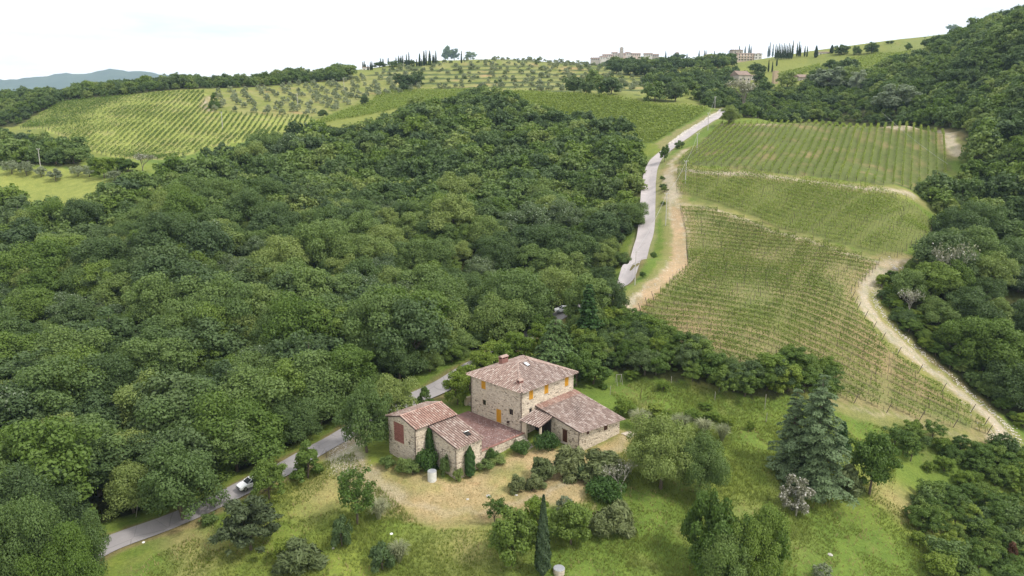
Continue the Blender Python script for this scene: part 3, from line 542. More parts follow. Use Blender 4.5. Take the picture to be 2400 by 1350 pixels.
def mass(name, X, Y, Z, SC_, kinds, label=None, spec=None):
    """one object holding trees too many to single out"""
    pc = bpy.data.collections.new(name+'_kinds')
    for k in kinds:
        for j, p in enumerate(PROTO[k]):
            vs = [p['crown']]+([p['trunk']] if p['trunk'] else [])
            if p['trunk']:
                bm_ = bpy.data.meshes.new(k+'_whole'); nv = [len(q.vertices) for q in vs]; co = np.concatenate([np.array([v.co[:] for v in q.vertices]) if False else _co(q) for q in vs]); fs = []; mi = []; off = 0
                LP = np.concatenate([_lp(q)+sum(nv[:i]) for i, q in enumerate(vs)]); lt = np.concatenate([_lt(q) for q in vs])
                bm_.vertices.add(len(co)); bm_.vertices.foreach_set('co', co.ravel().astype(np.float32)); bm_.loops.add(len(LP)); bm_.loops.foreach_set('vertex_index', LP.astype(np.int32)); bm_.polygons.add(len(lt))
                ls = np.concatenate([[0], np.cumsum(lt)[:-1]]); bm_.polygons.foreach_set('loop_start', ls.astype(np.int32)); bm_.polygons.foreach_set('loop_total', lt.astype(np.int32))
                bm_.polygons.foreach_set('material_index', np.concatenate([np.full(len(q.polygons), i) for i, q in enumerate(vs)]).astype(np.int32)); bm_.update(calc_edges=True)
                for q in vs: bm_.materials.append(q.materials[0])
            else: bm_ = p['crown']
            pc.objects.link(bpy.data.objects.new(k, bm_))
    npr = len(pc.objects); me = bpy.data.meshes.new(name); me.vertices.add(len(X)); me.vertices.foreach_set('co', np.stack([X, Y, Z], -1).astype(np.float32).ravel()); me.update()
    a = me.attributes.new('sc', 'FLOAT_VECTOR', 'POINT'); a.data.foreach_set('vector', SC_.astype(np.float32).ravel())
    a = me.attributes.new('rot', 'FLOAT_VECTOR', 'POINT'); rv = np.zeros((len(X), 3), np.float32); rv[:, 2] = rng.random(len(X))*6.283; a.data.foreach_set('vector', rv.ravel())
    a = me.attributes.new('idx', 'INT', 'POINT'); a.data.foreach_set('value', rng.integers(0, npr, len(X)).astype(np.int32))
    ob = link(name, me); g = bpy.data.node_groups.new(name, 'GeometryNodeTree'); g.interface.new_socket('Geometry', in_out='INPUT', socket_type='NodeSocketGeometry'); g.interface.new_socket('Geometry', in_out='OUTPUT', socket_type='NodeSocketGeometry')
    gi = g.nodes.new('NodeGroupInput'); go = g.nodes.new('NodeGroupOutput'); ip = g.nodes.new('GeometryNodeInstanceOnPoints'); ci = g.nodes.new('GeometryNodeCollectionInfo'); ci.inputs[0].default_value = pc
    ci.inputs['Separate Children'].default_value = True; ci.inputs['Reset Children'].default_value = True; ip.inputs['Pick Instance'].default_value = True
    def na(nm, ty): q = g.nodes.new('GeometryNodeInputNamedAttribute'); q.data_type = ty; q.inputs[0].default_value = nm; return q.outputs[0]
    g.links.new(gi.outputs[0], ip.inputs['Points']); g.links.new(ci.outputs[0], ip.inputs['Instance']); g.links.new(na('idx', 'INT'), ip.inputs['Instance Index'])
    g.links.new(na('sc', 'FLOAT_VECTOR'), ip.inputs['Scale']); g.links.new(na('rot', 'FLOAT_VECTOR'), ip.inputs['Rotation']); g.links.new(ip.outputs[0], go.inputs[0])
    md = ob.modifiers.new('trees', 'NODES'); md.node_group = g; tag(ob, label, kind='stuff'); return ob
def _co(q): a = np.empty(len(q.vertices)*3, np.float32); q.vertices.foreach_get('co', a); return a.reshape(-1, 3)
def _lp(q): a = np.empty(len(q.loops), np.int32); q.loops.foreach_get('vertex_index', a); return a
def _lt(q): a = np.empty(len(q.polygons), np.int32); q.polygons.foreach_get('loop_total', a); return a
# the four woods
WOODS = [('wood_left', F_left, 6.5, 'round-crowned oak packed in the dense wood beside the road', 'oaks of the wood beside the road'),
         ('wood_right', F_right, 6.3, 'leafy oak on the wooded hillside beyond the vineyards', 'oaks of the wooded hillside'),
         ('wood_back', F_back, 8.0, 'dark green tree of the belt along the skyline behind the striped vineyard', 'trees behind the striped vineyard'),
         ('wood_low', F_low, 6.5, 'dense dark oak between the striped vineyard and the small olive meadow', 'oaks above the olive meadow')]
G_low = wpoly([(1690,292),(1690,215),(1760,196),(1900,196),(2000,205),(2080,240),(2120,298)])
cand = []
for wi, (nm, poly, sp, lb, gr) in enumerate(WOODS):
    X, Y = scatter(poly, sp); Z = hgt(X, Y); v_ = visible(X, Y, Z, 260); X, Y, Z = X[v_], Y[v_], Z[v_]
    s = (.62+.8*rng.random(len(X))**1.4)*1.0*(.72+.56*vnoise(X, Y, 32, 2))
    if nm == 'wood_right': # low scrub along the track and in the gully
        s *= np.where((np.hypot(X, Y) < 240) & (dist_line(tracks[2][0], X, Y) < 9), .42, 1)
    if nm == 'wood_back': s *= np.where(X < -150, .62, .8)*(.8+.5*rng.random(len(X)))
    if nm == 'wood_right': s *= np.where(inside(G_low, X, Y), .55, .9)
    if nm == 'wood_left': s *= np.where(dist_line(road_c, X, Y) < 8.5, .75, 1)
    cand.append(dict(X=X, Y=Y, Z=Z, s=s, w=np.full(len(X), wi)))
X, Y, Z, s, w_ = (np.concatenate([c[k] for c in cand]) for k in ('X', 'Y', 'Z', 's', 'w'))
dz = np.hypot(Y, Z-CZ); inview = visible(X, Y, Z+5, 40); appar = np.where(inview, s/dz, 0); order = np.argsort(-appar); single = np.zeros(len(X), bool); single[order[:285]] = True
for i in np.nonzero(single)[0]:
    wi = int(w_[i]); D = np.hypot(X[i], Y[i]); r_ = rng.random(); kd = 'holm' if r_ < .14 else ('poplar' if r_ < .2 else 'ash' if r_ < .34 else 'fine_oak') if D >= 112 and r_ < .34 else ('fine_ash' if r_ < .28 else 'fine_oak') if D < 112 else 'oak'
    lab, grp = WOODS[wi][3], WOODS[wi][4]
    if wi == 0:
        px_, py_, _q = proj((X[i], Y[i], Z[i]+4)); edge = dist_line(road_c, X[i:i+1], Y[i:i+1])[0] < 11
        if edge: lab, grp = (('oak in the first row of the wood, bordering the road below the gravel drive', 'roadside oaks below the drive') if px_ < 800 else ('oak in the first row of the wood, bordering the road behind barn and farmhouse', 'roadside oaks behind the farm') if px_ < 1250 else ('oak in the first row of the wood along the upper road', 'roadside oaks of the upper road'))
        elif px_ < 330: lab, grp = 'leafy oak deep in the wood towards the lower corner of the picture', 'oaks of the lower corner wood'
        elif py_ > 800: lab, grp = 'round-crowned oak a few rows behind the road, opposite the small pointed tree', 'oaks a few rows behind the road'
        elif px_ > 900: lab, grp = 'round-crowned oak of the wood directly beyond the farmhouse roof', 'oaks of the wood beyond the farmhouse'
        if kd == 'holm': lab = lab.replace('leafy oak', 'dark oak').replace('round-crowned oak', 'dark-leaved oak').replace('oak in the', 'dark-leaved oak in the'); grp = 'dark '+grp
    plant(kd, X[i], Y[i], 9.8*s[i]*rng.uniform(.82, 1.2), 11.6*s[i], lab, 'tree', 'oak_tree', grp, z=Z[i])
for wi, (nm, *_r) in enumerate(WOODS):
    m_ = (w_ == wi) & ~single; D = np.hypot(X, Y)
    for nn_, q, kk in ((nm+'_near', m_ & (D < 250), ['oak', 'oak', 'holm', 'ash', 'poplar'][:5]), (nm+'_far', m_ & (D >= 250), ['far', 'far', 'fardark', 'farash'])):
        if q.sum(): sc_ = np.stack([s[q]*1.16, s[q]*1.16, s[q]*rng.uniform(.82, 1.2, q.sum())], -1); mass({'wood_left': 'woodland', 'wood_right': 'hillside_wood', 'wood_back': 'skyline_wood', 'wood_low': 'meadow_wood'}[nm], X[q], Y[q], Z[q], sc_, kk)
print('woods', len(X), single.sum())

# ------------------------------------------------------------------ vineyards: each row a thing, its posts and its foliage parts of it
M['post'] = rough_mat('weathered_post', (.09,.07,.055), (.17,.14,.115), 8, .95, .2)
M['concrete'] = rough_mat('concrete', (.4,.38,.35), (.55,.53,.49), 4, .9, .2)
post_me = MB().tube([(0, 0, -.3), (0, 0, 1.8)], [.045, .04], 5).mesh('post', M['post'])
end_me = MB().tube([(0, 0, -.3), (0, 0, 2.1)], [.085, .07], 5).mesh('post', M['post'])
n_single_posts = 0
def vineyard(poly, dpx, sp, dens, lsize, matk, label, group, post_every=5.0, posts='mesh', hgt_=1.5, gap=.0, width=.34, budget=0, hl=None):
    global n_single_posts
    a, b = gp(*dpx[0]), gp(*dpx[1]); d = (b-a)[:2]; d /= np.linalg.norm(d); nr_ = np.array([d[1], -d[0]]); pr = poly@nr_; made = []
    k = math.ceil(pr.min()/sp)
    while k*sp < pr.max():
        off = k*sp; k += 1; xs = []
        for i in range(len(poly)):
            p, q = poly[i], poly[(i+1) % len(poly)]; s0, s1 = p@nr_-off, q@nr_-off
            if (s0 > 0) != (s1 > 0): f = s0/(s0-s1); xs.append((p+(q-p)*f)@d)
        xs.sort()
        for t0, t1 in zip(xs[::2], xs[1::2]):
            if t1-t0 < 4: continue
            made.append((nr_*off, t0, t1))
    for base, t0, t1 in made:
        ln = t1-t0; n_ = int(ln*dens); t = t0+rng.random(n_)*ln
        vig = vnoise(base[0]+d[0]*t, base[1]+d[1]*t, 14, 3); pl = vnoise(t*1.0, np.full(n_, off*7.1), 1.05, 1)
        keep = rng.random(n_) < np.clip((vig-.25)*2.4+.25, .2, 1)*np.clip((pl-gap)*3, .08, 1); t = t[keep]; vig = vig[keep]; n2 = len(t)
        lat = rng.normal(size=n2)*width; z = .55+rng.random(n2)**.8*hgt_*(.55+.65*vig); x = base[0]+d[0]*t+nr_[0]*lat; y = base[1]+d[1]*t+nr_[1]*lat
        tt = np.linspace(t0, t1, max(3, int(ln/3))); zz = hgt(base[0]+d[0]*tt, base[1]+d[1]*tt); g = np.interp(t, tt, zz)
        c0 = np.array([base[0]+d[0]*t0, base[1]+d[1]*t0, zz[0]]); P = np.stack([x, y, g+z], -1)-c0
        e = empty('vine_row', c0); tag(e, label, 'vine row', group)
        nn = unit(rng.normal(size=(n2, 3))*.6+np.array([0, 0, .75])+nr_[None].repeat(n2, 0)@np.eye(2, 3)*np.sign(lat)[:, None]*.5)
        tag(link('foliage', quads('foliage', leaf_quads(P, nn, lsize*(.6+.8*rng.random(n2)), 1.3), [M[matk]]), e), kind='stuff')
        np_ = max(2, int(ln/post_every)+1); tp = np.linspace(t0, t1, np_); mb = MB()
        for j, tq in enumerate(tp):
            gx, gy = base[0]+d[0]*tq, base[1]+d[1]*tq; gz = float(np.interp(tq, tt, zz)); px, py, cf = proj((gx, gy, gz))
            if budget and n_single_posts < budget and cf < 175:
                n_single_posts += 1; o_ = link('post', end_me if j in (0, np_-1) else post_me, e); o_.location = (gx-c0[0], gy-c0[1], gz-c0[2]); o_.rotation_euler = (rng.normal()*.03, rng.normal()*.03, 0)
                if j in (0, np_-1): s_ = -1 if j == 0 else 1; o_.rotation_euler = (-.32*s_*d[1], .32*s_*d[0], 0)
            elif posts: w_ = .035 if cf < 300 else .05; mb.box(gx-c0[0]-w_, gx-c0[0]+w_, gy-c0[1]-w_, gy-c0[1]+w_, gz-c0[2]-.3, gz-c0[2]+(1.85 if 0 < j < np_-1 else 2.05))
        if mb.v: tag(mb.build('trellis_posts', M['post'], e), kind='stuff')
        if dens > 14: # bare stems under the foliage
            ts = np.arange(t0+.5, t1, 1.1); ts = ts+rng.uniform(-.15, .15, len(ts)); gz = np.interp(ts, tt, zz)-c0[2]; X_ = base[0]+d[0]*ts-c0[0]; Y_ = base[1]+d[1]*ts-c0[1]; w_ = .035
            V = np.stack([np.stack([X_-w_*s*1.0, Y_, gz+h_], -1) for s, h_ in ((1, -.05), (-1, -.05), (-1, .95), (1, .95))], 1); V2 = np.stack([np.stack([X_, Y_-w_*s, gz+h_], -1) for s, h_ in ((1, -.05), (-1, -.05), (-1, .95), (1, .95))], 1)
            tag(link('vine_stems', quads('vine_stems', np.concatenate([V, V2]), [M['post']]), e), kind='stuff')
    return len(made)
c = [vineyard(PG['VR3'], [(1560,700),(2100,872)], 2.5, 80, .2, 'vine', 'knee-high young vine row with dark posts on the big tan slope below the dirt track', 'young vine rows on the tan slope', 5, hgt_=1.15, gap=.08, width=.2, budget=290),
     vineyard(PG['VR2'], [(1620,420),(1900,505)], 2.4, 40, .25, 'vine_far', 'dense vine row on the wedge between the two dirt tracks', 'dense vine rows between the tracks', 8, hgt_=1.5, gap=.08, width=.26),
     vineyard(PG['VR1'], [(2155,393),(2152,300)], 2.75, 24, .27, 'vine_far', 'straight green vine row on the upper field under the wooded hillside', 'straight vine rows of the upper field', 9, hgt_=1.5, gap=.05, width=.22),
     vineyard(PG['VL'], [(335,342),(455,226)], 3.2, 19, .36, 'vine_dark', 'slanting vine row on the large striped hillside field', 'slanting rows of the striped field', 14, hgt_=1.6, width=.2)]
def mass_rows(name, poly, n_, size, matk, hgt_):
    # rows that no longer read one by one at this distance: one body of foliage
    x0_, y0_ = poly.min(0); x1_, y1_ = poly.max(0); x = rng.uniform(x0_, x1_, n_*4); y = rng.uniform(y0_, y1_, n_*4); m_ = inside(poly, x, y); x, y = x[m_][:n_], y[m_][:n_]
    x = np.round(x/2.4)*2.4*.0+x; ph = (x*.5+y*.86)/2.4; sh = (ph-np.round(ph))*2.4*.72; x -= sh*.5; y -= sh*.86
    v = vnoise(x, y, 9, 3); z = hgt(x, y)+.3+rng.random(len(x))*hgt_*(.5+v); P = np.stack([x, y, z], -1)
    tag(link(name, quads(name, leaf_quads(P, rng.normal(size=P.shape)*.6+np.array([0, -.3, .8]), size*(.5+.9*rng.random(len(x))), 1.4), [M[matk]])), kind='stuff')
mass_rows('pale_vines', PG['VC1'], 30000, .6, 'vine_far', 1.4); mass_rows('lush_vines', PG['VC2'], 42000, .6, 'vine_far', 1.7)
mass_rows('high_vines', PG['VU1'], 6000, .7, 'vine_far', 1.3); mass_rows('topmost_vines', PG['VU2'], 6000, .8, 'vine_far', 1.3); mass_rows('barn_vines', PG['VU3'], 2500, .7, 'vine_far', 1.3)
print('rows', c)

# ------------------------------------------------------------------ stone farm
M['mortar'] = rough_mat('lime_mortar', (.5,.42,.32), (.62,.53,.41), 1.3, .95, .4, .04)
M['stone'] = rough_mat('rubble_stone', (.15,.115,.09), (.52,.44,.35), 5, .92, .4, .02, isl=True, c2=(.74,.65,.52), p1=.12)
M['stone_shade'] = rough_mat('grey_shaded_stone', (.13,.1,.085), (.46,.39,.32), 5, .92, .4, .02, isl=True, c2=(.66,.58,.48), p1=.14)  # darker stone: shade painted into walls facing off the sun; well, apron reuse it
M['tile'] = rough_mat('terracotta_tile', (.27,.185,.155), (.37,.265,.225), 9, .9, .4, .02, isl=True, c2=(.5,.41,.36))
M['tile_red'] = rough_mat('red_terracotta_tile', (.33,.2,.16), (.42,.26,.21), 9, .9, .4, .02, isl=True, c2=(.53,.4,.34))
M['tile_grey'] = rough_mat('lichen_tile', (.25,.18,.155), (.35,.265,.23), 9, .9, .4, .02, isl=True, c2=(.49,.41,.37))
M['underroof'] = rough_mat('roof_bed', (.06,.04,.035), (.1,.07,.06), 4, .95, .3)
M['brickc'] = rough_mat('lattice_brick', (.27,.11,.09), (.38,.17,.14), 12, .9, .3, .01, isl=True)
M['ochre'] = rough_mat('ochre_paint', (.5,.25,.022), (.58,.3,.03), 5, .6, .1, .005)
M['brown'] = rough_mat('brown_paint', (.055,.022,.014), (.09,.038,.022), 5, .6, .1, .005)
M['rust'] = plain('brown_metal', (.06,.035,.028), .5, .3)
M['dark'] = plain('dark_glass', (.02,.024,.028), .15, 0, .5)
M['interior'] = plain('dark_interior', (.02,.017,.015), .9)
M['wood'] = rough_mat('old_wood', (.1,.065,.045), (.18,.125,.085), 6, .9, .2)
M['wframe'] = rough_mat('window_stone', (.36,.32,.26), (.5,.45,.37), 5, .9)
M['white'] = plain('white_paint', (.8,.8,.79), .4)
M['paving'] = rough_mat('gravel_terrace', (.14,.075,.068), (.24,.145,.13), 1.1, .95, .5, .05)
M['pebble'] = rough_mat('terrace_pebbles', (.16,.09,.08), (.32,.23,.21), 3, .95, 0, isl=True, c2=(.6,.52,.5))
M['coping'] = rough_mat('brick_coping', (.24,.12,.1), (.38,.2,.16), 7, .9, .3, .02, isl=True)
farm = empty('stone_farmhouse', (HA[0], HA[1], 0), -TH); tag(farm, 'two-storey stone farmhouse with hipped tile roof and ochre shutters', 'farmhouse')
barn = empty('stone_barn', (HA[0], HA[1], 0), -TH); tag(barn, 'grey stone barn with a red brick lattice opening, below the terrace', 'barn')
def frame(o2, u, nrm):
    """3D point from wall coordinates: O2 origin (a,b), direction U along the wall, NRM outward"""
    return lambda s, z, off=0.0: (o2[0]+u[0]*s+nrm[0]*off, o2[1]+u[1]*s+nrm[1]*off, z)
def wall(parent, o2, u, nrm, ln, z0, prof, ops=(), stone='stone', stones=True, th=.5, zb=None):
    """a rubble wall: bed with real openings and reveals, stones standing proud of it. prof = [(s, ztop)...]; ops = (s0,s1,z0,z1)"""
    F = frame(o2, u, nrm); top = lambda s: float(np.interp(s, [p[0] for p in prof], [p[1] for p in prof])); zb = zb or (lambda s: z0)
    xs = sorted({0, ln} | {p[0] for p in prof} | {q for o_ in ops for q in o_[:2]}); mb = MB()
    for s0, s1 in zip(xs[:-1], xs[1:]):
        cuts = sorted([(o_[2], o_[3]) for o_ in ops if o_[0] < (s0+s1)/2 < o_[1]]); lo = zb((s0+s1)/2)
        for c0, c1 in cuts: mb.add([F(s0, lo), F(s1, lo), F(s1, c0), F(s0, c0)], [(0, 1, 2, 3)]); lo = c1
        mb.add([F(s0, lo), F(s1, lo), F(s1, top(s1)), F(s0, top(s0))], [(0, 1, 2, 3)])
    for s0, s1, c0, c1 in ops:
        for p, q, r_, t_ in (((s0, c0), (s1, c0), -.02, -.4), ((s1, c0), (s1, c1), 0, -.4), ((s1, c1), (s0, c1), 0, -.4), ((s0, c1), (s0, c0), 0, -.4)):
            mb.add([F(*p, 0), F(*q, 0), F(*q, -.4), F(*p, -.4)], [(0, 1, 2, 3)])
    mb.add([F(0, z0, 0), F(0, top(0), 0), F(0, top(0), -th), F(0, z0, -th)], [(0, 1, 2, 3)]); mb.add([F(ln, z0, 0), F(ln, top(ln), 0), F(ln, top(ln), -th), F(ln, z0, -th)], [(0, 1, 2, 3)])
    w_ = mb.build('wall', M['mortar'], parent)
    if not stones: return w_
    V = []; z = zb(0)-.05; rg = rng; zlo = min(zb(0), zb(ln)); z = zlo
    while z < max(p[1] for p in prof):
        h = rg.uniform(.13, .25); s = -rg.uniform(0, .05)
        while s < ln:
            w2 = rg.uniform(.2, .55); a_, b_, c_, d_ = s+.012, min(s+w2-.015, ln+.02), z+.012+rg.uniform(0, .02), z+h-.012-rg.uniform(0, .02); s += w2
            if b_-a_ < .08 or rg.random() < .1: continue
            if c_ < zb((a_+b_)/2)-.1 or d_ > min(top(max(a_, 0)), top(b_)) or any(a_ < o_[1]+.02 and b_ > o_[0]-.02 and c_ < o_[3]+.02 and d_ > o_[2]-.02 for o_ in ops): continue
            pr_ = .012+.035*rg.random(); j = lambda: rg.uniform(-.02, .02); f = [F(a_+j(), c_+j(), .001), F(b_+j(), c_+j(), .001), F(b_+j(), d_+j(), .001), F(a_+j(), d_+j(), .001)]
            g_ = [F(a_+.025, c_+.02, pr_), F(b_-.025, c_+.02, pr_), F(b_-.025, d_-.02, pr_), F(a_+.025, d_-.02, pr_)]
            for q in ((g_[0], g_[1], g_[2], g_[3]), (f[0], f[1], g_[1], g_[0]), (f[1], f[2], g_[2], g_[1]), (f[2], f[3], g_[3], g_[2]), (f[3], f[0], g_[0], g_[3])): V.append(q)
        z += h
    # stones of one block share no vertices between faces, so weld them for one colour per block
    V = np.array(V).reshape(-1, 5, 4, 3); nb = len(V); VV = np.concatenate([V[:, 1, 0:2], V[:, 3, 0:2], V[:, 0]], 1)  # f0 f1 f2 f3 g0..g3
    Qs = np.array([(4, 5, 6, 7), (0, 1, 5, 4), (1, 2, 6, 5), (2, 3, 7, 6), (3, 0, 4, 7)])[None]+(np.arange(nb)*8)[:, None, None]
    o_ = link('stones', quads('stones', VV.reshape(-1, 3), [M[stone]], Qs.reshape(-1, 4)), w_); tag(o_, kind='stuff'); return w_
def opening(parent, o2, u, nrm, op, kind):
    """what fills an opening: ochre shutter, dark glazed window, door"""
    F = frame(o2, u, nrm); s0, s1, c0, c1 = op
    def bx(a, b, c, d, f, g): # box in wall coordinates
        mb = MB(); vs = [F(a, c, f), F(b, c, f), F(b, d, f), F(a, d, f), F(a, c, g), F(b, c, g), F(b, d, g), F(a, d, g)]; return mb.add(vs, [(3,2,1,0),(4,5,6,7),(0,1,5,4),(1,2,6,5),(2,3,7,6),(3,0,4,7)])
    def fr_(nm, wd, f, g, mat_, par):
        mb = MB()
        for q in ((s0, s1, c0, c0+wd), (s0, s1, c1-wd, c1), (s0, s0+wd, c0+wd, c1-wd), (s1-wd, s1, c0+wd, c1-wd)):
            b_ = bx(*q, f, g); mb.add(b_.v, b_.f)
        return mb.build(nm, mat_, par)
    if kind in ('shutter', 'door_ochre'):
        w_ = (s1-s0)/2; root = bx(s0, s1, c0-.08, c0-.0, -.1, .05).build('window' if kind == 'shutter' else 'door', M['wframe'], parent)
        for k in range(2):
            a = s0+k*w_+.01; sh = bx(a, a+w_-.02, c0+.01, c1-.01, -.06, -.015).build('shutter' if kind == 'shutter' else 'door_leaf', M['ochre'], root)
        mb = MB()
        for k in range(int((c1-c0)/.11)): z = c0+.06+k*.11; b_ = bx(s0+.05, s0+w_-.05, z, z+.03, -.014, .004); mb.add(b_.v, b_.f); b_ = bx(s0+w_+.05, s1-.05, z, z+.03, -.014, .004); mb.add(b_.v, b_.f)
        tag(mb.build('louvre', M['ochre'], root), kind='stuff')
    elif kind == 'window':
        root = fr_('window', .05, -.3, -.22, M['wood'], parent); bx(s0+.05, s1-.05, c0+.05, c1-.05, -.27, -.26).build('pane', M['dark'], root); m_ = (s0+s1)/2; bx(m_-.02, m_+.02, c0+.05, c1-.05, -.26, -.23).build('mullion', M['wood'], root)
        bx(s0-.1, s1+.1, c0-.09, c0-.004, -.12, .07).build('sill', M['wframe'], root); bx(s0-.12, s1+.12, c1+.004, c1+.13, -.02, .045).build('lintel', M['wframe'], root)
    elif kind == 'vent': bx(s0, s1, c0, c1, -.16, -.14).build('vent', M['wframe'], parent)
    elif kind == 'door':
        root = bx(s0-.06, s1+.1, c1+.003, c1+.16, -.1, .08).build('door', M['wood'], parent); bx(s0, s1, c0, c1-.002, -.22, -.17).build('door_leaf', M['brown'], root); bx(s0-.1, s1+.15, c0-.16, c0-.003, -.2, .35).build('doorstep', M['wframe'], root)
    elif kind == 'brown': root = bx(s0, s1, c0-.07, c0-.003, -.1, .05).build('window', M['wframe'], parent); bx(s0, s1, c0, c1-.003, -.1, -.05).build('shutter', M['brown'], root)
    elif kind == 'dark': bx(s0, s1, c0, c1, -.399, -.38).build('pane', M['interior'], parent)
def tiles(parent, P00, P10, P01, P11, matk='tile', clip=None, w=.42, ln=.5, over=.06, name='roof', th=.14, redtop=0):
    """half-round tiles over the roof face with eave P00-P10 and top P01-P11"""
    P00, P10, P01, P11 = map(lambda p: np.array(p, float), (P00, P10, P01, P11)); U = np.linalg.norm(P10-P00); Vv = (np.linalg.norm(P01-P00)+np.linalg.norm(P11-P10))/2
    # the bed below the tiles
    nn = np.cross(P10-P00, P01-P00); nn /= np.linalg.norm(nn); nn = nn if nn[2] > 0 else -nn; bed = MB(); poly = clip if clip else [(0, 0), (1, 0), (1, 1), (0, 1)]
    at_ = lambda u, v: (P00*(1-u)+P10*u)*(1-v)+(P01*(1-u)+P11*u)*v
    tp = [at_(u, v) for u, v in poly]; bt = [p-nn*th for p in tp]; k = len(poly)
    bed.add(tp+bt, [tuple(range(k)), tuple(range(k, 2*k))[::-1]]+[(i, k+i, k+(i+1) % k, (i+1) % k) for i in range(k)]); rf = bed.build(name, M['underroof'], parent)
    nu = int(U/w); nv = int(Vv/ln); V = []; Qs = []; ang = np.linspace(0, math.pi, 5); off = 0; red = []
    for i in range(nu):
        for j in range(nv+1):
            u = (i+.5)/nu; v0 = j*ln/Vv-over; v1 = min((j+1.22)*ln/Vv, 1.01); uc, vc = u, (v0+v1)/2
            if clip is not None and not inside(np.array(clip), np.array([uc]), np.array([min(max(vc, .01), .99)]))[0]: continue
            a_, b_ = at_(u, v0), at_(u, v1); ud = (at_(min(u+.01, 1), v0)-at_(u-.01, v0)); ud /= np.linalg.norm(ud); jz = rng.normal()*.012; jx = rng.normal()*.012; r0, r1 = w*.35, w*.3
            lift = .045+jz
            pts_ = [a_+ud*(math.cos(t_)*r0+jx)+nn*(math.sin(t_)*r0*.85+lift) for t_ in ang]+[b_+ud*(math.cos(t_)*r1+jx)+nn*(math.sin(t_)*r1*.85+lift*.2) for t_ in ang]
            V += pts_; Qs += [(off+q, off+q+1, off+6+q, off+5+q) for q in range(4)]; red += [1 if (redtop and vc > 1-redtop*(1+.25*rng.random())) else 0]*4; off += 10
    me = quads('tiles', V, [M[matk]], Qs, mi=red if redtop else None); 
    if redtop: me.materials.append(M['tile_red'])
    tag(link('tiles', me, rf), kind='stuff'); return rf
def ridge(parent, a, b, matk='tile', r=.13):
    a, b = Vector(a), Vector(b); n_ = max(2, int((b-a).length/.38)); d = (b-a).normalized(); sd_ = d.cross(Vector((0, 0, 1))).normalized(); up = sd_.cross(d); V = []; Qs = []; off = 0
    for k in range(n_):
        p = a.lerp(b, k/n_); q = a.lerp(b, (k+1.15)/n_); jz = rng.normal()*.012
        for c_, rr_ in ((p, r), (q, r*.85)):
            for t_ in np.linspace(0, math.pi, 5): V.append(tuple(c_+sd_*math.cos(t_)*rr_+up*(math.sin(t_)*rr_*.9+.05+jz)))
        Qs += [(off+i, off+i+1, off+6+i, off+5+i) for i in range(4)]; off += 10
    tag(link('ridge_tiles', quads('ridge_tiles', V, [M[matk]], Qs), parent), kind='stuff')
# --- main block
H_ = 7.3; e_ = .5
opsL = [(12.5-9.81, 12.5-8.72, 5.2, 6.62), (12.5-9.62, 12.5-8.66, 2.15, 3.2), (12.5-6.05, 12.5-4.86, .05, 2.45), (12.5-3.02, 12.5-2.0, 2.2, 3.35), (12.5-10.95, 12.5-10.55, .4, 1.0)]
wall(farm, (-12.5, 0), (1, 0), (0, -1), 12.5, -.6, [(0, H_), (12.5, H_)], opsL, 'stone_shade')
for o_, k in zip(opsL, ['shutter', 'window', 'door_ochre', 'window', 'vent']): opening(farm, (-12.5, 0), (1, 0), (0, -1), o_, k)
opsR = [(1.85, 2.85, 5.1, 7.0), (5.7, 6.75, 5.1, 6.95), (11.1, 12.15, 5.05, 6.85), (1.9, 2.65, 2.65, 3.55)]
wall(farm, (0, 0), (0, 1), (1, 0), 13.5, -1.3, [(0, H_), (13.5, H_)], opsR)
for o_, k in zip(opsR, ['shutter', 'shutter', 'shutter', 'window']): opening(farm, (0, 0), (0, 1), (1, 0), o_, k)
wall(farm, (0, 13.5), (-1, 0), (0, 1), 12.5, -1, [(0, H_), (12.5, H_)], stones=False); wall(farm, (-12.5, 13.5), (0, -1), (-1, 0), 13.5, -1, [(0, H_), (13.5, H_)], [(4.2, 5.2, 5, 6.4), (9, 10, 5, 6.4)])
for q in [(4.2, 5.2, 5, 6.4), (9, 10, 5, 6.4)]: opening(farm, (-12.5, 13.5), (0, -1), (-1, 0), q, 'shutter')
x0, x1, y0, y1 = -12.5-e_, e_, -e_, 13.5+e_; zt = H_+2.12; cx = (x0+x1)/2; r1_, r2_ = 6.75-1.3, 6.75+1.3; Lx, Ly = x1-x0, y1-y0
zE = H_-.06
def clipq(a, b): return [(0, 0), (1, 0), (b, .999), (a, .999)]
tiles(farm, (x0, y0, zE), (x1, y0, zE), (x0, r1_, zt), (x1, r1_, zt), 'tile', [(0, 0), (1, 0), (.5, .999)])
tiles(farm, (x1, y0, zE), (x1, y1, zE), (cx, y0, zt), (cx, y1, zt), 'tile_grey', clipq((r1_-y0)/Ly, (r2_-y0)/Ly))
tiles(farm, (x1, y1, zE), (x0, y1, zE), (x1, r2_, zt), (x0, r2_, zt), 'tile', [(0, 0), (1, 0), (.5, .999)])
rf = tiles(farm, (x0, y1, zE), (x0, y0, zE), (cx, y1, zt), (cx, y0, zt), 'tile', clipq(1-(r2_-y0)/Ly, 1-(r1_-y0)/Ly))
A1, A2 = (cx, r1_, zt), (cx, r2_, zt)
for a, b in (((x0, y0, zE), A1), ((x1, y0, zE), A1), ((x1, y1, zE), A2), ((x0, y1, zE), A2), (A1, A2)): ridge(rf, a, b, 'tile')
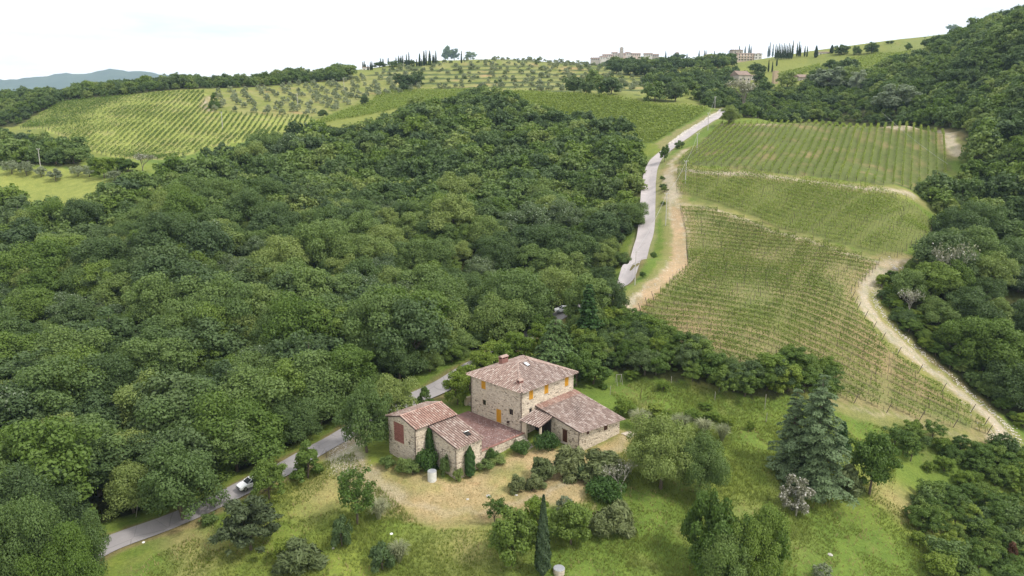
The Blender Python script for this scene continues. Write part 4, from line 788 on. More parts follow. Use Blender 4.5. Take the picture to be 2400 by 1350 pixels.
# chimneys and skylight
def chimney(nm, x, y, z0, z1, sx, sy, tall=True):
    mb = MB().box(x-sx/2, x+sx/2, y-sy/2, y+sy/2, z0, z1); c_ = mb.build(nm, M['stone_shade'] if False else M['coping'], farm, bevel=.02)
    h_ = MB()
    for dx in (-1, 1):
        for dy in (-1, 0, 1): h_.box(x+dx*(sx/2-.07)-.06, x+dx*(sx/2-.07)+.06, y+dy*(sy/2-.07)-.06, y+dy*(sy/2-.07)+.06, z1, z1+.28)
    tag(h_.build('flue_brick', M['brickc'], c_), kind='stuff'); MB().box(x-sx/2+.1, x+sx/2-.1, y-sy/2+.1, y+sy/2-.1, z1, z1+.25).build('flue', M['interior'], c_)
    MB().box(x-sx/2-.1, x+sx/2+.1, y-sy/2-.1, y+sy/2+.1, z1+.28, z1+.36).build('cap', M['coping'], c_)
    pz = z1+.36; MB().add([(x-sx/2-.1, y-sy/2-.1, pz), (x+sx/2+.1, y-sy/2-.1, pz), (x+sx/2+.1, y+sy/2+.1, pz), (x-sx/2-.1, y+sy/2+.1, pz), (x, y-sy/2-.1, pz+.28), (x, y+sy/2+.1, pz+.28)], [(0, 1, 4), (2, 3, 5), (1, 2, 5, 4), (3, 0, 4, 5)]).build('cap_roof', M['tile'], c_)
chimney('chimney', -10.7, 6.4, H_+.3, H_+1.75, .95, 1.5); chimney('chimney', -1.7, 1.35, H_+.15, H_+.75, .8, .85)
def on_right(y, d): return H_-.06+(2.12+.06)*(x1-d)/(x1-cx)
sl = -5.0; zz = on_right(0, sl); sl_ang = math.atan2(2.18, x1-cx)
def slab(nm, x, y, w_, l_, th_, z, ang, mat_, par):
    o_ = MB().box(-w_/2, w_/2, -l_/2, l_/2, 0, th_).build(nm, mat_, par); o_.location = (x, y, z); o_.rotation_euler = (0, ang, 0); return o_
s1_ = slab('skylight', -5.0, 6.5, 1.15, .85, .22, on_right(0, -5.0)+.05, sl_ang, M['rust'], farm); slab('pane', 0, 0, .98, .68, .02, .221, 0, plain('sky_glass', (.62,.66,.7), .15), s1_)
# gutters and downpipes
for pth, nm in (([(x0+.05, y0-.05, zE-.02), (x1-.05, y0-.05, zE-.02)], 'gutter'), ([(x1+.05, y0+.05, zE-.02), (x1+.05, y1-.05, zE-.02)], 'gutter'), ([(.02, y0, zE-.05), (.05, -.13, zE-.6), (.05, -.13, .05)], 'downpipe'), ([(-12.4, y0, zE-.05), (-12.4, -.13, zE-.6), (-12.4, -.13, .05)], 'downpipe'),
                ([(9.85, 3.25, 1.85), (9.65, 3.4, 1.5), (9.65, 3.4, -1.4)], 'downpipe'), ([(1.0, -.62, 2.22), (.1, -.3, 2.1), (.1, -.2, 1.6)], 'downpipe')): MB().tube(pth, .06, 6).build(nm, M['rust'], farm)
hr = MB().lathe([(.0, 0), (.22, 0), (.22, .12), (.1, .12), (.1, .2), (.22, .2), (.22, .3), (0, .3)], 12).build('hose_reel', M['rust'], farm); hr.location = (-3.0, -.03, .9); hr.rotation_euler = (math.pi/2, 0, 0)
# --- lean-to wing on the downhill side
TL, TR, BL, BR = (0.02, 3.3, 3.74), (0.02, 14.0, 3.8), (9.85, 3.25, 1.9), (10.5, 14.4, 1.25)
def wtop(s, side): f = (s)/9.6; return 3.68*(1-f)+1.88*f
opsD = [(5.85, 6.95, -1.1, 1.1), (3.8, 4.2, 1.05, 1.5)]
wall(farm, (0, 3.7), (1, 0), (0, -1), 9.5, -3, [(0, 3.6), (9.5, 1.88)], opsD, 'stone_shade', zb=lambda s: -2.3)
for o_, k in zip(opsD, ['door', 'dark']): opening(farm, (0, 3.7), (1, 0), (0, -1), o_, k)
u_ = np.array([.6, 10.2]); uL = np.linalg.norm(u_); u_ /= uL; nr2 = (u_[1], -u_[0]); opsF = [(1.75, 2.45, .65, 1.5), (6.1, 7.05, .05, 1.12), (1.2, 1.55, -.7, -.15)]
wall(farm, (9.5, 3.7), tuple(u_), nr2, uL, -3, [(0, 1.86), (uL, 1.22)], opsF, 'stone', zb=lambda s: -2.4)
for o_, k in zip(opsF, ['brown', 'brown', 'vent']): opening(farm, (9.5, 3.7), tuple(u_), nr2, o_, k)
wall(farm, (10.1, 13.9), (-1, 0), (0, 1), 10.1, -2.4, [(0, 1.2), (10.1, 3.6)], stones=True)
tiles(farm, BL, BR, TL, TR, 'tile_grey', w=.44, ln=.5, redtop=.09)
# porch in the corner
pf = tiles(farm, (-.0, -.55, 2.3), (4.55, -.45, 2.25), (0.02, 3.65, 3.15), (3.95, 3.68, 2.85), 'tile_grey', w=.42)
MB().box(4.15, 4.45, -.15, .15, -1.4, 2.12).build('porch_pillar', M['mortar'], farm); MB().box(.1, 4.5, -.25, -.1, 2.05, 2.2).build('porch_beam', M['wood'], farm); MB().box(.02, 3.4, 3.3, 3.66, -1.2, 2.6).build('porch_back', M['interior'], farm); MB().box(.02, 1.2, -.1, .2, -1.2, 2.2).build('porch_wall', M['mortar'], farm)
# low stone apron beyond the wing
# --- barn
hb = 5.0; rb = 6.05; zb0 = -2.4
lat_op = (-10.3+11.7, -7.7+11.7, 1.3, 4.55)
wall(barn, (-11.7, -18.7), (1, 0), (0, -1), 7.0, zb0, [(0, hb), (3.5, rb-.08), (7.0, hb)], [lat_op], 'stone_shade', zb=lambda s: -2.3)
F = frame((-11.7, -18.7), (1, 0), (0, -1)); V = MB()
z = lat_op[2]; k = 0
while z < lat_op[3]-.05:
    s = lat_op[0]+(.0 if k % 2 else .16)
    while s < lat_op[1]-.05:
        e2_ = min(s+.24, lat_op[1]); vs = [F(s, z, -.2), F(e2_, z, -.2), F(e2_, z+.11, -.2), F(s, z+.11, -.2), F(s, z, -.03), F(e2_, z, -.03), F(e2_, z+.11, -.03), F(s, z+.11, -.03)]; V.add(vs, [(3,2,1,0),(4,5,6,7),(0,1,5,4),(1,2,6,5),(2,3,7,6),(3,0,4,7)]); s += .4
    V.add([F(lat_op[0], z+.112, -.21), F(lat_op[1], z+.112, -.21), F(lat_op[1], z+.17, -.21), F(lat_op[0], z+.17, -.21), F(lat_op[0], z+.112, -.05), F(lat_op[1], z+.112, -.05), F(lat_op[1], z+.17, -.05), F(lat_op[0], z+.17, -.05)], [(3,2,1,0),(4,5,6,7),(0,1,5,4),(1,2,6,5),(2,3,7,6),(3,0,4,7)])
    z += .2; k += 1
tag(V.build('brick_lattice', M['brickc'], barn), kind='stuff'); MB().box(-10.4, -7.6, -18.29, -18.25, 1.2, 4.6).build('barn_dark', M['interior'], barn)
wall(barn, (-4.7, -18.7), (0, 1), (1, 0), 8.0, zb0, [(0, hb), (8, hb)], (), 'stone', zb=lambda s: -2.3)
wall(barn, (-4.7, -10.7), (-1, 0), (0, 1), 7.0, zb0, [(0, hb), (3.5, rb-.08), (7, hb)], (), 'stone'); wall(barn, (-11.7, -10.7), (0, -1), (-1, 0), 8.0, zb0, [(0, hb), (8, hb)], stones=False)
ga, gb = -19.0, -10.45
b1 = tiles(barn, (-4.4, ga, hb-.05), (-4.4, gb, hb-.05), (-8.2, ga, rb), (-8.2, gb, rb), 'tile_red', w=.42); tiles(barn, (-12.0, gb, hb-.05), (-12.0, ga, hb-.05), (-8.2, gb, rb), (-8.2, ga, rb), 'tile'); ridge(b1, (-8.2, ga, rb), (-8.2, gb, rb), 'tile_red')
wall(barn, (-4.7, -16.0), (1, 0), (0, -1), 6.3, -3, [(0, 4.42), (6.3, 2.95)], (), 'stone_shade', zb=lambda s: -2.8)
wall(barn, (1.6, -16.0), (0, 1), (1, 0), 5.3, -3, [(0, 2.95), (5.3, 2.95)], (), 'stone', zb=lambda s: -2.9); wall(barn, (1.6, -10.7), (-1, 0), (0, 1), 6.3, -3, [(0, 2.95), (6.3, 4.42)], (), 'stone')
b2 = tiles(barn, (1.9, -16.3, 2.98), (1.9, -10.45, 2.98), (-4.68, -16.3, 4.6), (-4.68, -10.45, 4.6), 'tile', w=.42)
s2_ = slab('roof_hatch', .1, -12.4, 1.0, .8, .2, 3.42+.1, math.atan2(1.62, 6.58), M['interior'], barn); slab('hatch_lid', -.55, .1, .1, .9, .5, 0, .7, M['white'], s2_)
for pth in ([(-4.45, -18.85, 4.9), (-4.6, -18.85, 4.5), (-4.6, -18.85, -2.3)], [(1.9, -16.1, 2.9), (1.7, -16.12, 2.5), (1.7, -16.12, -2.8)]): MB().tube(pth, .05, 6).build('downpipe', M['rust'], barn)
MB().tube([(-4.33, ga, hb-.1), (-4.33, gb, hb-.1)], .07, 6).build('gutter', M['rust'], barn)
# --- terrace between the two
ter = empty('terrace', (HA[0], HA[1], 0), -TH); tag(ter, 'brown gravel terrace held up by a stone wall between barn and farmhouse', 'terrace')
MB().box(-13.2, .75, -10.4, -.06, -3.2, 0).build('paving', M['paving'], ter)
V = []; npb = 7500; xp = -13+13.6*rng.random(npb)**.8; yp = -10.3+10.1*rng.random(npb); keep = rng.random(npb) < .22+.7*np.clip((xp+9)/9, 0, 1)*vnoise(xp, yp, 3, 2); xp, yp = xp[keep], yp[keep]
P = np.stack([xp, yp, np.full(len(xp), .012)], -1); tag(link('pebbles', quads('pebbles', leaf_quads(P, np.array([[0, 0, 1.]])+rng.normal(size=(len(xp), 3))*.12, .11*(.6+rng.random(len(xp))), 1.2), [M['pebble']]), ter), kind='stuff')
wall(ter, (.78, -10.4), (0, 1), (1, 0), 10.3, -3.4, [(0, -.01), (10.3, -.01)], (), 'stone', zb=lambda s: -3.0)
mb = MB(); s = -10.4
while s < -.2: l_ = .28; mb.box(.45, .92, s+.01, s+l_-.01, .0, .07+.015*rng.random()); s += l_
tag(mb.build('coping_bricks', M['coping'], ter), kind='stuff')
# steps down from the terrace corner, with a rail
st = empty('garden_steps', (HA[0], HA[1], 0), -TH); tag(st, 'short stone garden steps with a thin rail beside the porch bush', 'steps')
for k in range(6): MB().box(1.0+k*.42, 1.44+k*.42, -2.6, -.7, -2.0, -.12-.23*k).build('step', M['wframe'], st, bevel=.02)
MB().tube([(1.2, -2.65, .6), (3.4, -2.65, -.6)], .025, 5).tube([(1.2, -2.65, -.3), (1.2, -2.65, .6)], .02, 4).tube([(2.3, -2.65, -.9), (2.3, -2.65, 0)], .02, 4).tube([(3.4, -2.65, -1.4), (3.4, -2.65, -.6)], .02, 4).build('rail', M['rust'], st)
st2 = empty('back_steps', (HA[0], HA[1], 0), -TH); tag(st2, 'weathered stone steps climbing behind the far corner of the farmhouse', 'steps')
for k in range(6): MB().box(-15.6, -12.75, 2.0+k*.5, 2.52+k*.5, -.4, .25+.3*k).build('step', M['wframe'], st2, bevel=.03)
MB().box(-16.2, -15.62, 1.6, 5.4, -.4, 1.3).build('side_wall', M['mortar'], st2, bevel=.05)
ap = empty('stone_apron', (HA[0], HA[1], 0), -TH); tag(ap, 'low slab of grey paving at the far end of the lean-to wing', 'paving'); MB().box(9.3, 12.2, 14.1, 16.0, -3, -1.6).build('slab', M['stone_shade'], ap)
MB().box(6.5, 9.28, 14.1, 16.2, -3, -1.55).build('slab', M['wframe'], ap)

# ------------------------------------------------------------------ trees and shrubs that stand by themselves
T = plant_px
T('oak', 430, 1218, 1045, 172, 'broad green oak overhanging the near side of the road, downhill from the white car', 'oak_tree')
T('mid', 632, 1170, 1078, 92, 'bushy green tree hiding the rear of the white car on the road', 'bushy_tree')
T('pine', 588, 1288, 1160, 140, 'dull dark pine on the grass just below the tree that hides the car', 'pine_tree')
T('cone', 722, 1120, 1032, 78, 'small pointed yellow-green tree beside the gravel drive entrance', 'pointed_tree')
T('oak', 860, 1060, 890, 126, 'big leafy tree between the road and the stone barn', 'leafy_tree')
T('fine_ash', 165, 1425, 1215, 150, 'fresh green oak at the lower corner, hiding where the road enters', 'oak_tree', var=1); T('fine_oak', 80, 1400, 1150, 150, 'full oak between the corner of the picture and the road', 'oak_tree', var=0); T('fine_oak', 0, 1400, 1190, 150, 'outermost full oak of the lower corner', 'oak_tree', var=2); T('oak', 205, 1345, 1200, 110, 'smaller oak between corner oak and road', 'oak_tree')
T('oak', 925, 985, 872, 110, 'oak behind the barn roof, at the edge of the road', 'oak_tree')
T('loose', 838, 1228, 1100, 110, 'thin open young tree on the grass below the gravel drive', 'young_tree')
T('pampas', 888, 1216, 1160, 62, 'pampas clump at the foot of the thin young tree', 'pampas_clump', 'grass clump')
T('pampas', 936, 1318, 1258, 58, 'pampas clump on the open meadow beside the round dark bush', 'pampas_clump', 'grass clump')
T('darkshrub', 802, 1280, 1212, 52, 'small dark upright shrub below the thin young tree', 'dark_shrub', 'shrub')
T('broom', 700, 1330, 1268, 105, 'wide tangled shrub alone on the lower meadow near the pine', 'tangled_shrub', 'shrub')
T('bright', 668, 1318, 1262, 55, 'yellow-green bush growing against the tangled shrub', 'green_bush', 'shrub')
T('darkshrub', 897, 1334, 1276, 62, 'round dark bush next to the meadow pampas clump', 'round_bush', 'shrub')
T('laurel', 1200, 1322, 1190, 118, 'large pale green laurel beside the tall meadow cypress', 'laurel_tree')
T('loose', 1160, 1228, 1166, 62, 'loose pale green bush behind the large laurel', 'leafy_bush', 'shrub')
T('bright', 1258, 1225, 1168, 55, 'bright green bush behind the tall meadow cypress', 'green_bush', 'shrub')
T('cypress', 1272, 1348, 1166, 34, 'tall slender dark cypress in the middle of the front meadow', 'cypress_tree')
T('laurel', 1338, 1275, 1178, 96, 'round dense green tree just past the tall meadow cypress', 'round_tree')
T('olive', 1322, 1205, 1160, 42, 'grey-leaved young tree peeping over the round green tree', 'olive_tree')
T('broom', 1442, 1238, 1180, 88, 'grey-brown broom clump on the meadow beyond the round green tree', 'broom_bush', 'shrub')
T('broom', 1405, 1255, 1205, 60, 'smaller wispy broom clump beside the grey-brown one', 'broom_bush', 'shrub')
T('bareshrub', 1455, 1162, 1078, 88, 'pale leafless shrub in front of the two big dense trees', 'bare_shrub', 'shrub')
T('broom', 1418, 1122, 1058, 105, 'feathery green broom behind the pale leafless shrub', 'broom_bush', 'shrub')
T('ivybush', 1415, 1168, 1120, 95, 'low dark green creeper mound at the foot of the leafless shrub', 'creeper_mound', 'shrub')
T('fine_oak', 1548, 1145, 968, 160, 'big dense tree with paler leaves at the corner of the farmhouse meadow', 'dense_tree')
T('fine_oak', 1640, 1165, 1010, 135, 'dark rounded tree leaning against the big paler one', 'dense_tree', var=1)
T('broom', 1330, 1112, 1044, 76, 'largest broom bush in front of the lean-to door', 'broom_bush', 'shrub')
T('broom', 1270, 1122, 1072, 56, 'middle broom bush on the dry yard', 'broom_bush', 'shrub')
T('broom', 1212, 1150, 1112, 40, 'smallest broom bush at the edge of the dry yard', 'broom_bush', 'shrub')
T('broom', 1254, 1144, 1112, 44, 'low broom bush below the middle one on the dry yard', 'broom_bush', 'shrub')
T('darkshrub', 1356, 1118, 1078, 38, 'dark green shrub growing into the largest broom bush', 'dark_shrub', 'shrub')
T('ivybush', 1281, 1052, 1014, 62, 'round clipped bush beside the porch', 'porch_bush', 'shrub')
T('ivybush', 1222, 1062, 1033, 48, 'low bush against the terrace wall by the garden steps', 'wall_bush', 'shrub')
T('topiary', 1102, 1119, 1049, 22, 'small clipped cypress standing against the barn wall', 'topiary_cypress')
T('ivybush', 1152, 1080, 1052, 34, 'ivy bush climbing the terrace wall', 'wall_bush', 'shrub')
T('shrub', 1135, 1098, 1078, 50, 'low weedy shrub at the foot of the terrace wall', 'weedy_shrub', 'shrub')
T('shrub', 1165, 1082, 1064, 50, 'low weeds between terrace wall and dry yard', 'weedy_shrub', 'shrub')
T('shrub', 1073, 1128, 1098, 26, 'thin climbing shrub on the lowest barn corner', 'weedy_shrub', 'shrub')
T('shrub', 908, 1096, 1068, 42, 'grey-green shrub at the outer foot of the barn gable', 'weedy_shrub', 'shrub')
T('shrub', 948, 1108, 1072, 44, 'shrub under the brick lattice of the barn', 'weedy_shrub', 'shrub')
T('shrub', 968, 1112, 1080, 42, 'wide shrub behind the white cistern', 'weedy_shrub', 'shrub')
T('ivybush', 1003, 1104, 1052, 52, 'spreading base of the ivy between the two barn roofs', 'ivy_bush', 'shrub')
T('shrub', 1042, 1118, 1062, 26, 'upright shrub against the lower barn wall', 'weedy_shrub', 'shrub')
# ivy climbing in the angle of the barn
rg_ = np.random.default_rng(77); n_ = 2600; u_ = rg_.random(n_)**1.3; zz = -2.3+6.6*u_; wd = 2.0*(1-u_)**1.1+.45; a_ = -4.3+(rg_.random(n_)-.35)*wd*1.4; b_ = -16.25-(rg_.random(n_)**1.5)*(.9*(1-u_)+.35)-.0*a_
P = np.stack([a_, b_, zz], -1); ivy = empty('ivy', (HA[0], HA[1], 0), -TH); tag(ivy, 'dark ivy climbing to the eave in the angle of the stone barn', 'ivy')
tag(link('leaves', quads('leaves', leaf_quads(P, np.array([[.25, -.8, .5]])+rg_.normal(size=P.shape)*.5, .24*(.6+.8*rg_.random(n_)), 1.2, rg_), [M['ivy']]), ivy), kind='stuff'); MB().tube([(-4.2, -16.2, -2.6), (-4.35, -16.15, 1), (-4.4, -16.12, 3.8)], [.08, .05, .02], 5).build('stem', M['bark'], ivy)
T('spruce', 1970, 1055, 985, 48, 'small dark evergreen behind the tall blue cedars', 'evergreen', var=0)
T('cedar', 1905, 1150, 868, 180, 'tall blue-green cedar, the highest tree of the meadow', 'cedar_tree', var=0)
T('cedar', 1852, 1108, 903, 120, 'slightly shorter blue-green cedar behind the tallest one', 'cedar_tree', var=1)
T('whitebush', 1865, 1208, 1116, 78, 'silvery shrub with pale twigs at the foot of the tall cedar', 'silver_shrub', 'shrub')
T('mid', 2037, 1160, 1008, 115, 'light green tree with a clear trunk beside the cedars', 'light_tree', var=1)
T('broom', 1985, 1155, 1092, 66, 'dull shrub between the cedars and the light green tree', 'dull_shrub', 'shrub')
T('fine_ash', 1765, 1405, 1178, 125, 'tallest green tree of the thicket at the lower meadow edge', 'thicket_tree', var=0)
T('mid', 1722, 1390, 1196, 100, 'middle-sized tree pressed against the tallest one of the lower thicket', 'thicket_tree', var=2)
T('oak', 1700, 1425, 1250, 120, 'low broad oak in front of the lower thicket', 'thicket_tree')
T('mid', 1745, 928, 868, 72, 'green tree closing the thicket below the vineyard corner', 'thicket_tree'); T('laurel', 1702, 918, 856, 80, 'broad green bush closing the thicket beside the vineyard corner', 'thicket_tree')
T('laurel', 1652, 1335, 1140, 105, 'bright green tree joined to the thicket at the meadow edge', 'bright_tree')
T('mid', 1680, 1390, 1190, 125, 'green tree in the middle of the thicket at the meadow edge', 'thicket_tree')
T('mid', 1790, 1390, 1185, 105, 'green tree on the cedar side of the thicket', 'thicket_tree')
T('olive', 1925, 1362, 1325, 50, 'grey-green shrub cut by the bottom edge of the photo', 'grey_shrub', 'shrub')
T('greencedar', 1302, 868, 742, 150, 'drooping pale green cedar with a bare brown heart behind the farmhouse', 'cedar_tree')
T('spruce', 1378, 815, 662, 74, 'dark narrow spruce behind the drooping cedar', 'spruce_tree', var=0)
T('oak', 1372, 765, 640, 120, 'oak by the bend of the road above the drooping cedar', 'oak_tree')
T('oak', 1432, 752, 650, 82, 'paler oak leaning over the road edge by the tan vineyard', 'oak_tree')
T('cone', 996, 962, 905, 52, 'yellow-green pointed bush behind the barn roof', 'pointed_bush', 'shrub')
for bx, by, ty, w_, l_ in [(1072, 948, 868, 66, 'bright bush nearest the barn in the row along the road'), (1100, 915, 852, 62, 'bright bush behind the back steps of the farmhouse'), (1140, 890, 822, 62, 'bright bush beside the chimney of the farmhouse'),
                           (1180, 872, 800, 60, 'bright bush above the farmhouse roof near the chimney'), (1225, 852, 782, 62, 'bright bush next to the drooping cedar'), (1262, 820, 755, 52, 'bright bush between road and drooping cedar'), (1160, 852, 800, 66, 'tall bright bush hiding the road beyond the chimney'), (1128, 872, 826, 60, 'bright bush hiding the road beyond the farmhouse corner'), (1205, 830, 775, 66, 'tall bright bush hiding the road nearer the drooping cedar'), (1088, 905, 856, 50, 'small bright bush on the road side of the back steps')]:
    T('bright', bx, by, ty, w_, l_, 'bright_bush', 'shrub', group='bright bushes between farmhouse and road')
T('mid', 1262, 782, 736, 46, 'green bush hiding the road in front of the parked white car', 'green_bush', 'shrub'); T('laurel', 1290, 768, 738, 38, 'low bush just below the parked white car', 'green_bush', 'shrub'); T('mid', 1352, 728, 688, 42, 'small tree behind the parked white car', 'small_tree')
T('bright', 1340, 745, 722, 30, 'small yellow-green bush below the parked white car', 'green_bush', 'shrub')
T('mid', 1350, 905, 820, 90, 'rounded green tree touching the farmhouse roof corner', 'round_tree')
T('laurel', 1390, 900, 842, 80, 'green bushes between farmhouse and the old swing frame', 'green_bush', 'shrub')
for bx, by, ty, w_, l_ in [(1498, 1008, 948, 58, 'pampas clump nearest the lean-to wing'), (1592, 1020, 958, 60, 'tallest pampas clump behind the big dense tree'), (1648, 1018, 974, 54, 'third pampas clump in the line behind the dense trees'), (1692, 1035, 984, 46, 'outermost pampas clump on the open meadow side')]:
    T('pampas', bx, by, ty, w_, l_, 'pampas_clump', 'grass clump', group='pampas clumps behind the dense trees')
for bx, by, ty, w_, l_ in [(1462, 975, 935, 55, 'yellow-green bush beside the roof end of the lean-to wing'), (1535, 975, 948, 48, 'leafy bush between two pampas clumps'), (1565, 990, 960, 36, 'low leafy bush in front of the tallest pampas'), (1625, 985, 962, 40, 'low vine bush behind the third pampas clump'),
                           (1668, 985, 965, 36, 'trailing yellow-green vine bush on the meadow'), (1705, 1002, 975, 40, 'outermost trailing vine bush by the last pampas'), (1758, 1010, 985, 22, 'lone small vine on a stake on the meadow'), (1555, 915, 895, 30, 'leafy sapling on the meadow below the thicket'), (1480, 890, 868, 40, 'yellow-green bush near the old swing frame'), (1655, 958, 944, 34, 'small yellow vine plant on the open meadow')]:
    T('bright', bx, by, ty, w_, l_, 'vine_bush', 'shrub')
T('shrub', 490, 1228, 1205, 42, 'small dark shrub on the road verge by the pine', 'small_shrub', 'shrub')
T('rusty', 2372, 1310, 1272, 26, 'small rusty red shrub in the lower thicket', 'rusty_shrub', 'shrub')
T('mid', 1557, 380, 338, 24, 'dark upright bush at the narrow bend of the upper road', 'roadside_bush', 'shrub')
T('shrub', 1592, 348, 328, 22, 'round bush on the vineyard side of the upper road', 'roadside_bush', 'shrub')
T('oak', 1708, 292, 245, 46, 'dark round tree where the road disappears', 'oak_tree')
T('cone', 503, 254, 216, 26, 'small dark tree inside the curve of the striped vineyard', 'small_tree')
T('holm', 855, 248, 220, 22, 'dark bush at the lower edge of the olive grove', 'dark_tree'); T('holm', 757, 276, 256, 26, 'round dark bush at the vineyard end of the olive grove', 'dark_tree')
T('shrub', 645, 322, 311, 22, 'dark bush at the tail of the striped vineyard', 'small_shrub', 'shrub'); T('shrub', 688, 308, 298, 20, 'smaller bush above the tail of the striped vineyard', 'small_shrub', 'shrub')
T('deadtree', 2215, 700, 560, 95, 'half-dead tree with bare pale branches at the wood edge', 'dead_tree'); T('deadtree', 2130, 745, 672, 60, 'thin tree with a white forked trunk beside the dirt track', 'thin_tree')
T('twiggy', 1738, 268, 190, 95, 'leafless brown tree above the top of the road', 'bare_tree'); T('twiggy', 335, 405, 362, 66, 'grey leafless tree below the striped vineyard', 'bare_tree')
for bx, by, ty, w_, l_ in [(1940, 212, 156, 92, 'widest silver-leaved willow below the long low barn'), (2008, 218, 163, 48, 'pointed silver willow beside the widest one'), (2050, 200, 172, 36, 'small silver willow at the wood edge'), (2098, 262, 196, 100, 'tall silver willow standing in the hillside wood')]: T('willow', bx, by, ty, w_, l_, 'willow_tree', group='silver willows at the hillside wood')
# bramble and ground shrubs along the track and the gully
recolour('faroliv', 'terscrub', 'holm', 2)
def bushes(poly, sp, kinds, h0, h1_, label, name, group, cat='shrub', aspect=1.2):
    X, Y = scatter(poly, sp); Z = hgt(X, Y)
    for i in np.nonzero(visible(X, Y, Z, 60))[0]:
        k = kinds[rng.integers(len(kinds))]; h = rng.uniform(h0, h1_); plant(k, X[i], Y[i], h, h*aspect*rng.uniform(.85, 1.2), label, cat, name, group, z=Z[i])
bushes(BAND, 2.9, ['mid', 'oak', 'bright', 'mid', 'holm', 'laurel'], 3.6, 6.2, 'bushy tree in the thicket between the farmhouse meadow and the tan vineyard', 'thicket_tree', 'trees of the thicket below the tan vineyard', 'tree', 1.05)
bushes(wpoly([(2098,650),(2120,720),(2200,790),(2290,860),(2400,960),(2400,1015),(2345,975),(2240,880),(2160,815),(2100,750),(2062,700),(2058,660)]), 2.6, ['laurel', 'bright', 'mid', 'shrub'], 1.8, 3.4, 'low green bramble bush along the outer edge of the curved dirt track', 'bramble_bush', 'bramble along the dirt track')
G1 = wpoly([(2090,1010),(2180,1010),(2290,1060),(2420,1060),(2500,1300),(2480,1400),(2230,1400),(2180,1330),(2120,1270),(2110,1200),(2200,1170),(2260,1190),(2240,1150),(2180,1110),(2110,1090),(2080,1050)])
bushes(G1, 3.1, ['shrub', 'laurel', 'mid', 'loose', 'bright', 'loose', 'mid'], 1.8, 4.4, 'tangled green shrub of the scrub in the gully below the vineyard', 'scrub_bush', 'scrub bushes of the gully')
bushes(wpoly([(1840,850),(1950,870),(1960,930),(1900,950),(1800,925),(1790,880)]), 3.2, ['bright', 'mid'], 3.5, 5.5, 'yellow-green tree behind the cedars at the vineyard corner', 'bright_tree', 'yellow-green trees behind the cedars', 'tree', 1.15)
bushes(wpoly([(1535,395),(1552,395),(1560,450),(1552,500),(1545,560),(1522,625),(1500,665),(1488,660),(1520,590),(1535,520),(1538,450)]), 3.8, ['shrub', 'mid'], 1.0, 2.4, 'roadside shrub on the verge between upper road and bank', 'verge_bush', 'shrubs on the upper road verge')
# olive trees: grove, terraced hill, little meadow
def olives(poly, sp, kind, h0, h1_, label, group, jit=.3):
    X, Y = scatter(poly, sp, jit=jit); Z = hgt(X, Y); v_ = np.nonzero(visible(X, Y, Z, 20))[0]
    for i in v_:
        h = rng.uniform(h0, h1_); plant(kind, X[i], Y[i], h, h*rng.uniform(1.0, 1.3), label, 'olive tree', 'olive_tree', group, z=Z[i], parts=kind != 'faroliv')
    return len(v_)
print('olives', olives(grove, 11.5, 'faroliv', 3.3, 4.6, 'rounded grey-green olive of the dry grove behind the striped vineyard', 'olives of the dry grove'),
      olives(hillp, 30, 'faroliv', 3.2, 5.0, 'small grey olive on the grassy terraces of the round hill', 'olives on the hill terraces', .45))
for bx, by, ty, w_, l_ in [(28, 408, 375, 38, 'first olive of the small meadow, at the picture edge'), (63, 412, 377, 38, 'second olive of the small meadow, same size as the first'), (97, 415, 388, 26, 'smaller third olive beside the utility pole'), (131, 424, 394, 34, 'thin pale tree closing the olive row of the meadow'), (183, 414, 388, 32, 'olive at the inner edge of the small meadow'), (210, 415, 387, 32, 'olive next to the bright bushes of the small meadow')]:
    T('olive', bx, by, ty, w_, l_, 'olive_tree', 'olive tree')
T('laurel', 300, 402, 372, 44, 'green bush closing the small meadow towards the wood', 'green_bush', 'shrub'); T('mid', 222, 398, 368, 36, 'mid-green tree right under the tail of the striped vineyard', 'small_tree')
T('bright', 245, 418, 368, 52, 'yellow-green tree between the small meadow and the striped vineyard', 'bright_tree'); T('bright', 275, 400, 368, 40, 'second yellow-green tree below the striped vineyard', 'bright_tree'); T('olive', 268, 425, 400, 40, 'grey bush under the yellow-green trees', 'grey_bush', 'shrub')
